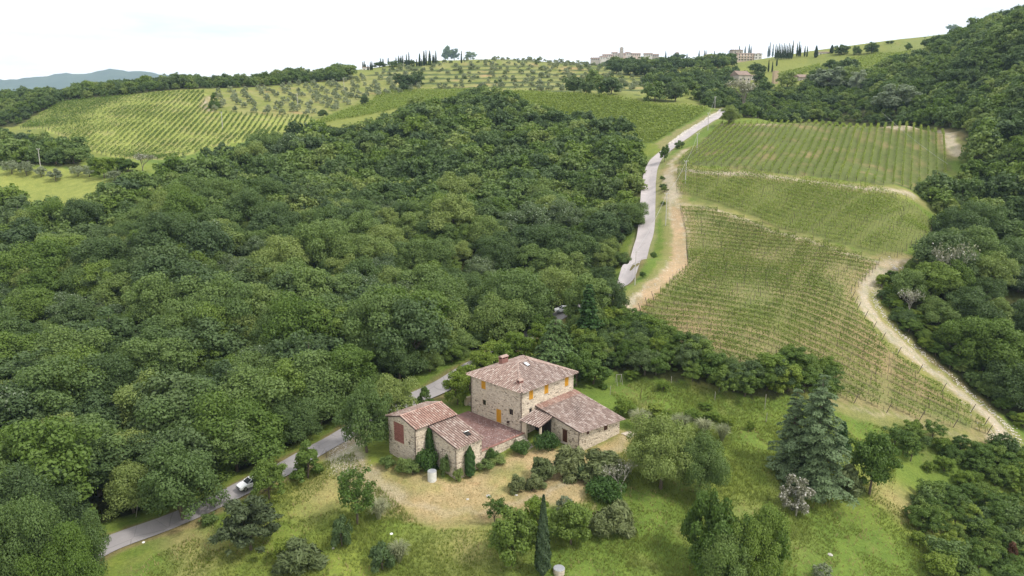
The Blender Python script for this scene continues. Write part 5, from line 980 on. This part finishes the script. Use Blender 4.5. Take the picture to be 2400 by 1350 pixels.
for k_, bx, by, ty, w_ in [('fardark', 950, 208, 172, 52), ('far', 975, 200, 165, 42), ('fardark', 948, 214, 196, 24), ('fardark', 1345, 218, 176, 52), ('far', 1392, 205, 160, 50), ('fardark', 1432, 222, 178, 50), ('far', 1410, 224, 192, 34), ('fardark', 1375, 222, 190, 34),
                           ('far', 1535, 236, 188, 62), ('fardark', 1582, 238, 192, 52), ('far', 1500, 175, 152, 36), ('fardark', 1445, 172, 140, 44), ('fardark', 1478, 176, 143, 40), ('fardark', 1510, 180, 146, 36), ('far', 1545, 195, 168, 36), ('far', 1575, 200, 168, 30), ('far', 1632, 188, 148, 36), ('far', 1700, 192, 158, 46), ('fardark', 1655, 205, 172, 42), ('far', 1610, 215, 180, 46), ('fardark', 1680, 222, 186, 46), ('far', 1640, 235, 200, 50), ('far', 1790, 225, 180, 50), ('far', 1845, 205, 166, 50), ('fardark', 1770, 170, 145, 34), ('fardark', 1782, 172, 150, 30), ('far', 1890, 222, 190, 50), ('fardark', 1985, 175, 132, 60), ('far', 1945, 168, 138, 46),
                           ('far', 1050, 138, 106, 24), ('far', 1065, 140, 112, 24), ('fardark', 1044, 140, 118, 18), ('far', 1102, 138, 120, 30), ('fardark', 955, 152, 140, 20), ('far', 890, 158, 144, 34), ('far', 925, 156, 142, 34), ('far', 965, 152, 139, 18),
                           ('fardark', 1972, 128, 104, 36), ('far', 2008, 128, 106, 22), ('fardark', 2042, 126, 98, 36), ('far', 2128, 118, 99, 18), ('fardark', 2172, 112, 86, 28), ('far', 2236, 70, 56, 24), ('far', 2225, 70, 57, 18), ('fardark', 2090, 103, 95, 10), ('fardark', 2080, 103, 95, 10)]:
    T(k_, bx, by, ty, w_, 'round dark tree standing alone or in a clump on the upper hillsides', 'hill_tree', group='scattered trees of the upper hillsides')
T('umbrella', 1588, 150, 126, 38, 'flat-topped umbrella pine beside the hill village', 'umbrella_pine')
n_ = 0
for x, ty, by in [(195,350,430),(217,345,430),(235,385,430),(307,350,440),(330,345,440),(270,400,440),(457,300,370),(492,300,360),(570,292,350),(685,285,350),(722,258,350),(745,290,350),(760,262,360),(785,260,370),(840,242,370),(877,215,370),(990,312,380),(1035,235,380),(1065,310,380),(1100,195,370),(1132,185,370),(1185,190,360),(1172,240,365),(1230,248,345),(1247,245,345),(1275,190,345),(1652,190,335)]:
    T('farcypress', 820+x/6.316, 90+by/6.316+5, 90+ty/6.316, 3.6 if x not in (1185, 1100, 1035) else 5.5, 'thin dark cypress in the broken line along the hilltop skyline', 'cypress_tree', group='cypresses along the hilltop')
for x, ty, by in [(888,180,260),(1110,205,250),(1235,170,250),(1290,172,260),(1305,175,260),(1395,178,240),(1430,215,290),(1455,220,290),(1520,215,270),(1545,180,240),(1655,125,200),(1715,130,200),(1755,108,205),(1775,130,205),(1970,92,220),(1955,130,230),(2003,110,225)]+[(2030+i*17, 112+14*math.sin(i*2.1), 245) for i in range(11)]+[(2208,72,230),(2255,95,220),(2275,80,220),(2290,120,220),(2335,125,220),(2360,130,225),(2045,245,320),(1958,270,380),(1998,290,385),(1088,360,400),(1283,335,430)]:
    T('farcypress', 1360+x/4.444, 80+by/4.444+3, 80+ty/4.444, 3.4, 'dark cypress among the houses and terraces of the far hill', 'cypress_tree', group='cypresses of the far hill')
T('farcypress', 1912, 135, 108, 8, 'broad cypress beside the flat-roofed house', 'cypress_tree'); T('farcypress', 1949, 125, 106, 8, 'cypress at the end of the far row by the dark wood', 'cypress_tree')
T('farcypress', 813, 187, 168, 5, 'lone dark cypress below the hilltop villa', 'cypress_tree')
X, Y = scatter(hillp, 11); m_ = visible(X, Y, hgt(X, Y), 0); X, Y = X[m_], Y[m_]; Z = hgt(X, Y); ter_ = np.sin((Z*.85)*1.4+.6*vnoise(X, Y, 30, 2)); m_ = (ter_ > .35) | (rng.random(len(X)) < .22); X, Y, Z = X[m_], Y[m_], Z[m_]
sc_ = np.stack([rng.uniform(.7, 1.3, len(X)), rng.uniform(.6, 1.0, len(X)), rng.uniform(.4, .85, len(X))], -1); h_ = len(X)*2//3; mass('hillside_scrub', X[:], Y[:], Z[:], sc_, ['faroliv', 'faroliv', 'terscrub'])
fh = wpoly([(1380,152),(1400,143),(1500,138),(1600,146),(1720,146),(1720,160),(1640,166),(1600,162),(1560,172),(1500,166),(1430,160)]); X, Y = scatter(fh, 13); X = X[:2600]; Y = Y[:2600]
sc_ = rng.uniform(.7, 1.3, (len(X), 1))*np.array([[1.1, 1.1, 1.0]]); mass('far_hillside_trees', X, Y, hgt(X, Y), sc_, ['far', 'fardark', 'fardark'])
fh = wpoly([(1600,178),(1740,176),(1800,190),(1690,206),(1660,232),(1600,228),(1560,210),(1500,200),(1520,180)]); X, Y = scatter(fh, 13); sc_ = rng.uniform(.6, 1.1, (len(X), 1))*np.array([[1., 1., 1.]]); mass('hollow_trees', X, Y, hgt(X, Y), sc_, ['far', 'fardark'])
# ------------------------------------------------------------------ far houses
M['plaster'] = rough_mat('pale_plaster', (.6,.56,.5), (.72,.68,.61), .3, .9, 0); M['plaster_w'] = rough_mat('white_plaster', (.72,.68,.64), (.82,.79,.76), .3, .9, 0); M['plaster_p'] = rough_mat('pink_plaster', (.6,.47,.39), (.68,.55,.46), .3, .9, 0)
M['farroof'] = rough_mat('far_tile_roof', (.2,.145,.12), (.3,.225,.185), .8, .9, 0); M['farstone'] = rough_mat('far_stone', (.36,.32,.28), (.48,.43,.37), .5, .9, 0); M['tan'] = rough_mat('tan_brick', (.42,.32,.22), (.5,.39,.27), .5, .9, 0)
def house(px0, px1, pyb, pyt, D, dep, label, matk='plaster', rows=2, cols=3, name='village_house', cat='house', group=None, roof='gable', rz=.15, rh=.25, roofk='farroof'):
    a = at_d((px0+px1)/2, pyb, D); w_ = (px1-px0)*D/FPX*(.86 if group else 1); h = (pyb-pyt)*D/FPX*(.68 if group else .97); rh = .55 if group else rh; e = empty(name, (a[0], a[1], a[2]), rz); tag(e, label, cat, group)
    MB().box(-w_/2, w_/2, 0, dep, -8, h).build('wall', M[matk], e); o_ = .5
    if roof == 'gable':
        t_ = h+w_*.0+dep*rh*.5; r_ = MB().add([(-w_/2-o_, -o_, h+.02), (w_/2+o_, -o_, h+.02), (w_/2+o_, dep+o_, h+.02), (-w_/2-o_, dep+o_, h+.02), (-w_/2-o_, dep/2, t_), (w_/2+o_, dep/2, t_)], [(3,2,1,0),(0,1,5,4),(2,3,4,5),(0,4,3),(1,2,5)]).build('roof', M[roofk], e)
    elif roof == 'hip': t_ = h+dep*rh*.5; q = min(dep/2, w_/2-.3); MB().add([(-w_/2-o_, -o_, h+.02), (w_/2+o_, -o_, h+.02), (w_/2+o_, dep+o_, h+.02), (-w_/2-o_, dep+o_, h+.02), (-w_/2+q, dep/2, t_), (w_/2-q, dep/2, t_)], [(3,2,1,0),(0,1,5,4),(2,3,4,5),(0,4,3),(1,2,5)]).build('roof', M[roofk], e)
    elif roof == 'tower':
        m_ = MB(); 
        for k in range(4): x_ = -w_/2+w_*(k+.1)/4; m_.box(x_, x_+w_*.17, 0, .6, h, h+1.2); m_.box(x_, x_+w_*.17, dep-.6, dep, h, h+1.2)
        m_.build('battlement', M[matk], e)
    for i in range(cols):
        for j in range(rows):
            cxw = -w_/2+w_*(i+.5)/cols; cz = h*(j+.5)/rows; ww = min(.6, w_/cols*.28); f = MB().box(cxw-ww-.12, cxw+ww+.12, -.1, -.004, cz-.85, cz+.85).build('window', M['plaster_w' if matk != 'plaster_w' else 'plaster'], e); MB().box(cxw-ww, cxw+ww, -.13, -.102, cz-.7, cz+.7).build('pane', M['dark'], f)
    return e
vg = 'houses of the village on the far hill'
for i, (a, b, y1_, y0_, mk, rf, tx) in enumerate([(1384,1406,141,136,'farstone','gable','long low grey house at the lower end of the far hill village'), (1406,1425,139,131.5,'plaster','gable','pale house second from the low end of the village'), (1411,1432,134,127.5,'plaster','gable','pale house above the second one in the village'), (1425,1441,135,128,'plaster_p','hip','pinkish house in the middle of the village'),
    (1434,1448,130,122.5,'plaster','gable','house with a long roof just below the village tower'), (1441,1452,136,125,'plaster_w','gable','bright white house front below the village tower'), (1450,1468,132,125,'plaster_p','gable','wide house beside the foot of the village tower'), (1462,1480,129,122,'plaster','hip','house just past the village tower'), (1468,1486,135,127,'farstone','gable','brownish house at the outer side of the village'), (1480,1503,132,125,'plaster_p','gable','last house row of the tight village core'),
    (1508,1530,131,125,'plaster','gable','separate long house just outside the village core'), (1528,1545,133,127,'farstone','gable','stone house among cypresses outside the village'), (1564,1590,148,136,'plaster','gable','pale house under the umbrella pine'), (1582,1592,129,122,'farstone','hip','small hut roof above the umbrella pine'), (1654,1664,134,128,'plaster_w','gable','tiny white house between dark cypresses'), (1658,1674,142,137,'plaster','gable','low pale house among trees beside the tiny white one')]):
    house(a, b, y1_, y0_, 1400+((i*37) % 9)*8, 9, tx, mk, 2, max(2, int((b-a)/5)), group=vg, roof=rf, rz=.1*math.sin(i*2.3))
house(1454, 1461, 125, 113, 1425, 6, 'square bell tower rising over the far village', 'farstone', 2, 1, 'bell_tower', 'tower', roof='tower', rz=.1)
house(1455.5, 1459.5, 113, 111.5, 1427, 3, 'small turret on top of the village tower', 'farstone', 1, 1, 'turret', 'tower', roof='tower', rz=.1)
vl = house(1729, 1770, 143, 127, 815, 10, 'long pink three-storey villa with red roof and balconies on the far hill', 'plaster_p', 3, 6, 'pink_villa', 'villa', roof='gable', rz=.1)
w3 = 41*815/FPX
for j in range(2):
    MB().box(-w3/2+1, w3/2-4, -1.2, -.01, 2.3+2.5*j, 2.45+2.5*j).build('balcony', M['plaster_w'], vl)
house(1768, 1784, 145, 127, 812, 9, 'white end block of the pink villa', 'plaster_w', 3, 2, 'white_villa_block', 'villa', roof='hip', rz=-.35)
house(1717, 1741, 127, 118, 850, 9, 'grey stone house above the pink villa', 'farstone', 1, 2, 'stone_house', 'house', rz=.1)
house(1920, 1947, 132, 123.5, 690, 9, 'low house with a dark roof at the end of the cypress row', 'plaster_w', 1, 4, 'hill_house', 'house', rz=.05)
house(1729, 1760, 196, 177, 575, 12, 'brick farmhouse roof half hidden by the leafless tree', 'farstone', 1, 3, 'hidden_farmhouse', 'house', roof='gable', rz=.3, rh=.6)
house(1760, 1776, 190, 178, 600, 8, 'pale gable behind the brick farmhouse roof', 'plaster', 1, 2, 'pale_gable_house', 'house')
house(1813.5, 1823.5, 196, 167, 560, 3.2, 'tall windowless tan brick tower above the trees', 'tan', 0, 0, 'brick_tower', 'tower', roof='none', rz=.15)
house(1872, 1897, 196, 182, 560, 8, 'long low barn with grey roof beside the silver willow', 'farstone', 1, 4, 'long_barn', 'barn', roof='gable', rz=.25, rh=.6)
house(850, 866, 168, 159, 735, 9, 'small white villa hidden behind olives on the skyline', 'plaster_w', 1, 2, 'white_villa', 'villa')

# ------------------------------------------------------------------ utility poles and wires
poles = []
def pole(bx, by, ty, label, arm=True, rad=.13, matk='concrete'):
    g = gp(bx, by); dz = proj(g)[2]; h = (by-ty)*dz/FPX
    for _ in range(6): h += (proj((g[0], g[1], g[2]+h))[1]-ty)*dz/FPX
    rad = max(rad, .0) ; e = empty('utility_pole', g); tag(e, label, 'utility pole'); MB().tube([(0, 0, -.8), (0, 0, h)], [rad, rad*.65], 8).build('shaft', M[matk], e)
    if arm:
        MB().box(-.75, .75, -.06, .06, h-.35, h-.22).build('crossarm', M[matk], e)
        for s_ in (-.65, 0, .65): MB().lathe([(.0, h-.22), (.06, h-.2), (.08, h-.1), (.04, h-.03), (0, h)], 8, (s_, 0)).build('insulator', M['white'], e)
    return (g[0], g[1], g[2]+h)
def wire(a, b, sag, label, r=.035):
    a, b = Vector(a), Vector(b); p = [a.lerp(b, k/14)-Vector((0, 0, sag*4*(k/14)*(1-k/14))) for k in range(15)]
    tag(MB().tube(p, r, 4).build('power_line', plain_wire), label, 'power line')
plain_wire = plain('wire', (.35,.35,.35), .5)
q = [pole(1395, 800, 740, 'pale concrete pole standing in front of the dark spruce', rad=.17), pole(1488, 668, 588, 'thin dark pole at the edge of the upper road bend', rad=.12), pole(1560, 528, 452, 'pale pole on the bank above the upper road', rad=.14), pole(1606, 430, 376, 'pole at the top corner of the middle vineyard', rad=.15), pole(1633, 358, 312, 'pole in the first rows of the upper vineyard', rad=.15), pole(1659, 306, 264, 'pole beside the narrow top of the road', rad=.15), pole(1675, 256, 226, 'farthest pole where the road ends', rad=.15)]
for i in range(len(q)-1): wire(q[i], q[i+1], 1.2, ['sagging line from the spruce pole to the road bend pole', 'sagging line over the bank beside the upper road', 'sagging line across the meeting of the two tracks', 'sagging line over the corner of the upper vineyard', 'sagging line beside the top rows of the upper vineyard', 'short line along the top of the road'][i])
p0 = at_d(2066, 262, 320); p1 = at_d(2222, 385, 262); wire(p0, p1, .8, 'pale slanting line crossing the far corner of the upper vineyard')
pole(95, 392, 348, 'pole between the olives of the small meadow', rad=.16); pole(522, 304, 262, 'pale pole standing in the striped vineyard', rad=.2); pole(698, 250, 219, 'pole in the middle of the olive grove', rad=.2); pole(807, 218, 182, 'pole at the far end of the olive grove', rad=.2)
pole(946, 160, 128, 'thin pole on the skyline among the cypresses', rad=.15, arm=False); pole(1127, 145, 118, 'thin mast on the hilltop skyline', rad=.1, arm=False)
# ------------------------------------------------------------------ white cars
M['car_white'] = plain('white_car_paint', (.78,.79,.8), .22, 0, .6); M['tyre'] = plain('tyre', (.02,.02,.02), .8); M['rim'] = plain('alloy', (.35,.35,.36), .3, .8); M['lamp'] = plain('headlight_glass', (.55,.56,.58), .1); M['tail'] = plain('tail_light', (.3,.01,.01), .3)
def car(x, y, z, rz, label, pitch=0):
    e = empty('parked_car' if False else 'white_car', (x, y, z), rz); e.rotation_euler = (0, pitch, rz); tag(e, label, 'car')
    # side profile (x forward): lower body
    low = [(-2.1,.32),(-2.15,.62),(-2.08,.92),(-1.5,.98),(.75,.98),(1.55,.86),(2.02,.68),(2.12,.45),(2.08,.3)]; W_ = .88; mb = MB(); k = len(low)
    V = [(a, -W_*(.93 if i in (0, 7, 8) else 1)*(.97 if b > .8 else 1), b) for i, (a, b) in enumerate(low)]+[(a, W_*(.93 if i in (0, 7, 8) else 1)*(.97 if b > .8 else 1), b) for i, (a, b) in enumerate(low)]
    mb.add(V, [tuple(range(k)), tuple(range(k, 2*k))[::-1]]+[(i, k+i, k+(i+1) % k, (i+1) % k) for i in range(k)]); mb.build('body', M['car_white'], e, bevel=.06)
    def cab(nm, pr, w0, w1, mat_, grow=0):
        b = MB(); V = [(a, -(w0 if c < 1.2 else w1), c) for a, c in pr]+[(a, (w0 if c < 1.2 else w1), c) for a, c in pr]; n_ = len(pr); b.add(V, [tuple(range(n_)), tuple(range(n_, 2*n_))[::-1]]+[(i, n_+i, n_+(i+1) % n_, (i+1) % n_) for i in range(n_)]); return b.build(nm, mat_, e, bevel=.03)
    cab('window_band', [(-1.95, .96), (-1.55, 1.42), (.15, 1.42), (.95, .96)], .8, .66, M['dark']); cab('roof', [(-1.62, 1.38), (-1.5, 1.47), (.12, 1.48), (.24, 1.38)], .69, .63, M['car_white'])
    for s_ in (-1, 1):
        MB().tube([(-1.95, s_*.79, .98), (-1.57, s_*.665, 1.42)], .045, 4).build('rear_pillar', M['car_white'], e); MB().tube([(.93, s_*.79, .98), (.17, s_*.665, 1.42)], .035, 4).build('front_pillar', M['car_white'], e); MB().tube([(-.45, s_*.81, .98), (-.5, s_*.67, 1.42)], .04, 4).build('middle_pillar', M['rust'], e)
        MB().box(1.86, 2.09, s_*.62-.17, s_*.62+.17, .56, .72).build('headlight', M['lamp'], e, bevel=.03); MB().box(-2.16, -2.04, s_*.68-.12, s_*.68+.12, .62, .88).build('tail_light', M['tail'], e, bevel=.02); MB().box(.5, .68, s_*.98-.09, s_*.98+.09, .95, 1.08).build('mirror', M['car_white'], e, bevel=.03)
        for xx in (-1.3, 1.32):
            w_ = MB().lathe([(.0, -.1), (.31, -.1), (.33, -.06), (.33, .06), (.31, .1), (0, .1)], 18).build('wheel', M['tyre'], e); w_.location = (xx, s_*.8, .33); w_.rotation_euler = (math.pi/2, 0, 0); r_ = MB().lathe([(0, .105), (.2, .105), (.21, .1), (.21, -.1), (.2, -.105), (0, -.105)], 12).build('rim', M['rim'], w_)
    MB().box(2.06, 2.13, -.45, .45, .5, .62).build('grille', M['tyre'], e, bevel=.01); MB().box(2.0, 2.13, -.8, .8, .3, .38).build('bumper', M['tyre'], e, bevel=.02)
    return e
g = gp(590, 1142); d_ = road_c[np.argmin(np.hypot(*(road_c-g[:2]).T))-2]-road_c[np.argmin(np.hypot(*(road_c-g[:2]).T))+2]; car(g[0], g[1], g[2]+.15, math.atan2(d_[1], d_[0]), 'white hatchback driving down the road past the bushy green tree')
g = gp(1320, 733); car(g[0], g[1], g[2]+.15, math.pi+.05, 'white car parked under the trees above the drooping cedar')
# ------------------------------------------------------------------ small things of the garden
def cistern(bx, by, wpx, hpx, label, name, lidm, bodym, tiltlid=0):
    g = gp(bx, by); dz = proj(g)[2]; r_ = wpx/2*dz/FPX; h = hpx*dz/FPX; e = empty(name, g); tag(e, label, 'tank' if 'tank' in name else 'well')
    MB().lathe([(r_, -.4), (r_, h), (r_*.92, h), (r_*.92, h-.2), (0, h-.2)], 28).build('body', bodym, e, sm=False); MB().lathe([(0, h+.07), (r_*.96, h+.05), (r_*1.02, h), (r_*.9, h-.01)], 28).build('lid', lidm, e); return e
M['grey_lid'] = rough_mat('grey_lid', (.26,.27,.29), (.36,.37,.39), 4, .7); M['dirty_white'] = rough_mat('dirty_white', (.55,.55,.52), (.72,.72,.69), 2.5, .7)
cistern(1013, 1125, 21, 23, 'white round water tank with grey lid against the barn shrubs', 'water_tank', M['grey_lid'], M['dirty_white']); cistern(1310, 1343, 27, 13, 'low round stone well with grey lid at the foot of the meadow', 'round_well', M['grey_lid'], M['stone_shade'])
def stake(bx, by, ty, label, name='garden_stake', r=.05, lean=(0, 0), matk='bare'):
    g = gp(bx, by); dz = proj(g)[2]; h = (by-ty)*dz/FPX*1.08; tag(MB().tube([(g[0], g[1], g[2]-.2), (g[0]+lean[0]*h, g[1]+lean[1]*h, g[2]+h)], r, 5).build(name, M[matk]), label, 'stake')
for a in [(1685,918,898,'leaning stake below the middle of the thicket',.1),(1675,938,918,'short stake beside the leaning one',.02),(1795,990,968,'pale stake near the shorter cedar',.06),(1573,898,882,'stake beside the leafy sapling',.02),(1430,925,905,'bent stake near the swing frame',.03),(1500,935,910,'thin dark stake on the meadow',.12),(1792,960,925,'thin tall stick beside the shorter cedar',.02),(765,1072,1056,'short black marker post where the drive meets the road',0),(1390,1228,1200,'iron fence post beside the broom clump',0),(1398,1226,1200,'second iron fence post beside the broom clump',0),(318,1212,1183,'leaning pole under the trees beside the road',.25)]: stake(*a[:4], lean=(a[4], 0), matk='bare' if 'dark' not in a[3] and 'black' not in a[3] and 'iron' not in a[3] else 'wood')
g = gp(1444, 902); sw = empty('swing_frame', g, .3); tag(sw, 'weathered wooden A-shaped swing frame at the edge of the meadow', 'swing frame')
for x_ in (0, 1.1):
    for s_ in (-.6, .6): MB().tube([(x_, s_, -.1), (x_, 0, 2.1)], .045, 5).build('leg', M['bare'], sw)
MB().tube([(-.1, 0, 2.1), (1.2, 0, 2.1)], .035, 5).build('crossbar', M['bare'], sw)
for i, (px, py, s_, l_) in enumerate([(917,1251,.25,'flat white stone on the meadow near the pampas clump'),(336,1271,.22,'white stone on the grass beside the road'),(781,1285,.2,'small pale stone below the dark upright shrub'),(1145,1163,.4,'white stone on the rim of the dry yard'),(1096,1170,.25,'small stone on the lower rim of the dry yard'),(1210,1160,.25,'pale stone beside the smallest broom bush'),(1945,1300,.4,'pale bare patch stone on the cedar meadow')]):
    g = gp(px, py); m_ = bpy.data.meshes.new('stone'); import bmesh
    b_ = bmesh.new(); bmesh.ops.create_icosphere(b_, subdivisions=2, radius=s_)
    for v in b_.verts: v.co *= 1+.25*mnoise.noise(v.co*3+Vector((i*7, 0, 0))); v.co.z *= .45
    b_.to_mesh(m_); b_.free(); m_.materials.append(M['white' if i < 2 else 'concrete']); o_ = link('stone', m_); o_.location = g; tag(o_, l_, 'stone')
# loose stones along the dirt track, rubble wall by the top of the road, meadow tufts
def pebbles(name, C, r, matk):
    n_ = len(C); base = np.array([(1,0,0),(0,1,0),(-1,0,0),(0,-1,0),(0,0,.7)]); rr_ = r*(.5+1.0*rng.random(n_)); a = rng.random(n_)*6.28; c_, s_ = np.cos(a), np.sin(a)
    B = base[None]*rr_[:, None, None]*(.7+.6*rng.random((n_, 5, 1))); V = np.stack([B[..., 0]*c_[:, None]-B[..., 1]*s_[:, None], B[..., 0]*s_[:, None]+B[..., 1]*c_[:, None], B[..., 2]], -1)+C[:, None]
    Qs = np.array([(0,1,4),(1,2,4),(2,3,4),(3,0,4)])[None]+(np.arange(n_)*5)[:, None, None]; tag(link(name, quads(name, V.reshape(-1, 3), [M[matk]], Qs.reshape(-1, 3))), kind='stuff')
M['rock'] = rough_mat('limestone', (.4,.36,.31), (.62,.58,.52), 2, .9, .2, isl=True)
C = []
for pl, off, n_, sp in ((tracks[2][0], 3.0, 900, .5), (tracks[2][0], 0, 350, 1.8), (tracks[1][0], -2, 250, .8), (tracks[0][0], 0, 250, 1.6)):
    d = np.gradient(pl, axis=0); d /= np.linalg.norm(d, axis=1)[:, None]; nn = np.stack([-d[:, 1], d[:, 0]], -1); i = rng.integers(0, len(pl)-1, n_); f = rng.random((n_, 1)); q = pl[i]*(1-f)+pl[i+1]*f+nn[i]*(off+rng.normal(size=(n_, 1))*sp); C.append(q)
C = np.concatenate(C); pebbles('track_stones', np.column_stack([C, hgt(C[:, 0], C[:, 1])+.02]), .13, 'rock')
nn = np.array([gp(*q)[:2] for q in [(1570,338),(1600,315),(1640,290),(1688,262)]]); nn = smooth(nn, 10); i = rng.integers(0, len(nn)-1, 900); f = rng.random((900, 1)); q = nn[i]*(1-f)+nn[i+1]*f+rng.normal(size=(900, 2))*.5; pebbles('roadside_rubble', np.column_stack([q, hgt(q[:, 0], q[:, 1])+.1]), .4, 'rock')
C = drive[rng.integers(0, len(drive)-1, 1500)]; i = rng.integers(0, len(drive)-2, 1500); f = rng.random((1500, 1)); C = drive[i]*(1-f)+drive[i+1]*f+rng.normal(size=(1500, 2))*1.3; pebbles('drive_gravel', np.column_stack([C, hgt(C[:, 0], C[:, 1])+.01]), .07, 'rock')
def tufts(name, n_, poly, h0, w_, matk, keep):
    x0_, y0_ = poly.min(0); x1_, y1_ = poly.max(0); x = rng.uniform(x0_, x1_, n_*3); y = rng.uniform(y0_, y1_, n_*3); m_ = inside(poly, x, y) & (dist_line(road_c, x, y) > 3.2); x, y = x[m_], y[m_]; v = vnoise(x, y, 7, 3); m_ = keep(x, y, v); x, y, v = x[m_][:n_], y[m_][:n_], v[m_][:n_]
    z = hgt(x, y); k = len(x); Vs = []
    for b_ in range(3):
        a = rng.random(k)*6.28; ln = h0*(.5+.9*rng.random(k))*(.6+.9*v); ln_ = .5*ln; sx, sy = -np.sin(a)*w_, np.cos(a)*w_; ex, ey = x+np.cos(a)*ln_, y+np.sin(a)*ln_
        Vs.append(np.stack([np.stack([x-sx, y-sy, z-.03], -1), np.stack([x+sx, y+sy, z-.03], -1), np.stack([ex+sx*.3, ey+sy*.3, z+ln], -1), np.stack([ex-sx*.3, ey-sy*.3, z+ln*.97], -1)], 1))
    tag(link(name, quads(name, np.concatenate(Vs), [M[matk]])), kind='stuff')
M['grass'] = leaf_mat('grass_blades', [(0, (.13,.175,.035)), (.5, (.2,.24,.055)), (1, (.32,.31,.12))], trans=.35, obj=0)
M['straw'] = leaf_mat('dry_grass', [(0, (.22,.2,.07)), (.5, (.34,.27,.13)), (1, (.46,.36,.2))], trans=.2, obj=0)
meadow = wpoly([(235,1360),(560,1180),(760,1085),(830,1060),(860,1120),(1000,1240),(1160,1245),(1350,1195),(1400,1110),(1500,1020),(1420,905),(1500,895),(1760,935),(1940,960),(2100,1010),(2100,1170),(2200,1330),(2230,1400),(1200,1420),(230,1420)])
tufts('meadow_grass', 42000, meadow, .3, .035, 'grass', lambda x, y, v: v > .36)
tufts('tall_grass', 16000, meadow, .55, .03, 'grass', lambda x, y, v: v > .58)
tufts('dry_meadow_grass', 6000, meadow, .4, .03, 'straw', lambda x, y, v: v < .42)
tufts('yard_straw', 5000, yard, .1, .025, 'straw', lambda x, y, v: v > 0)
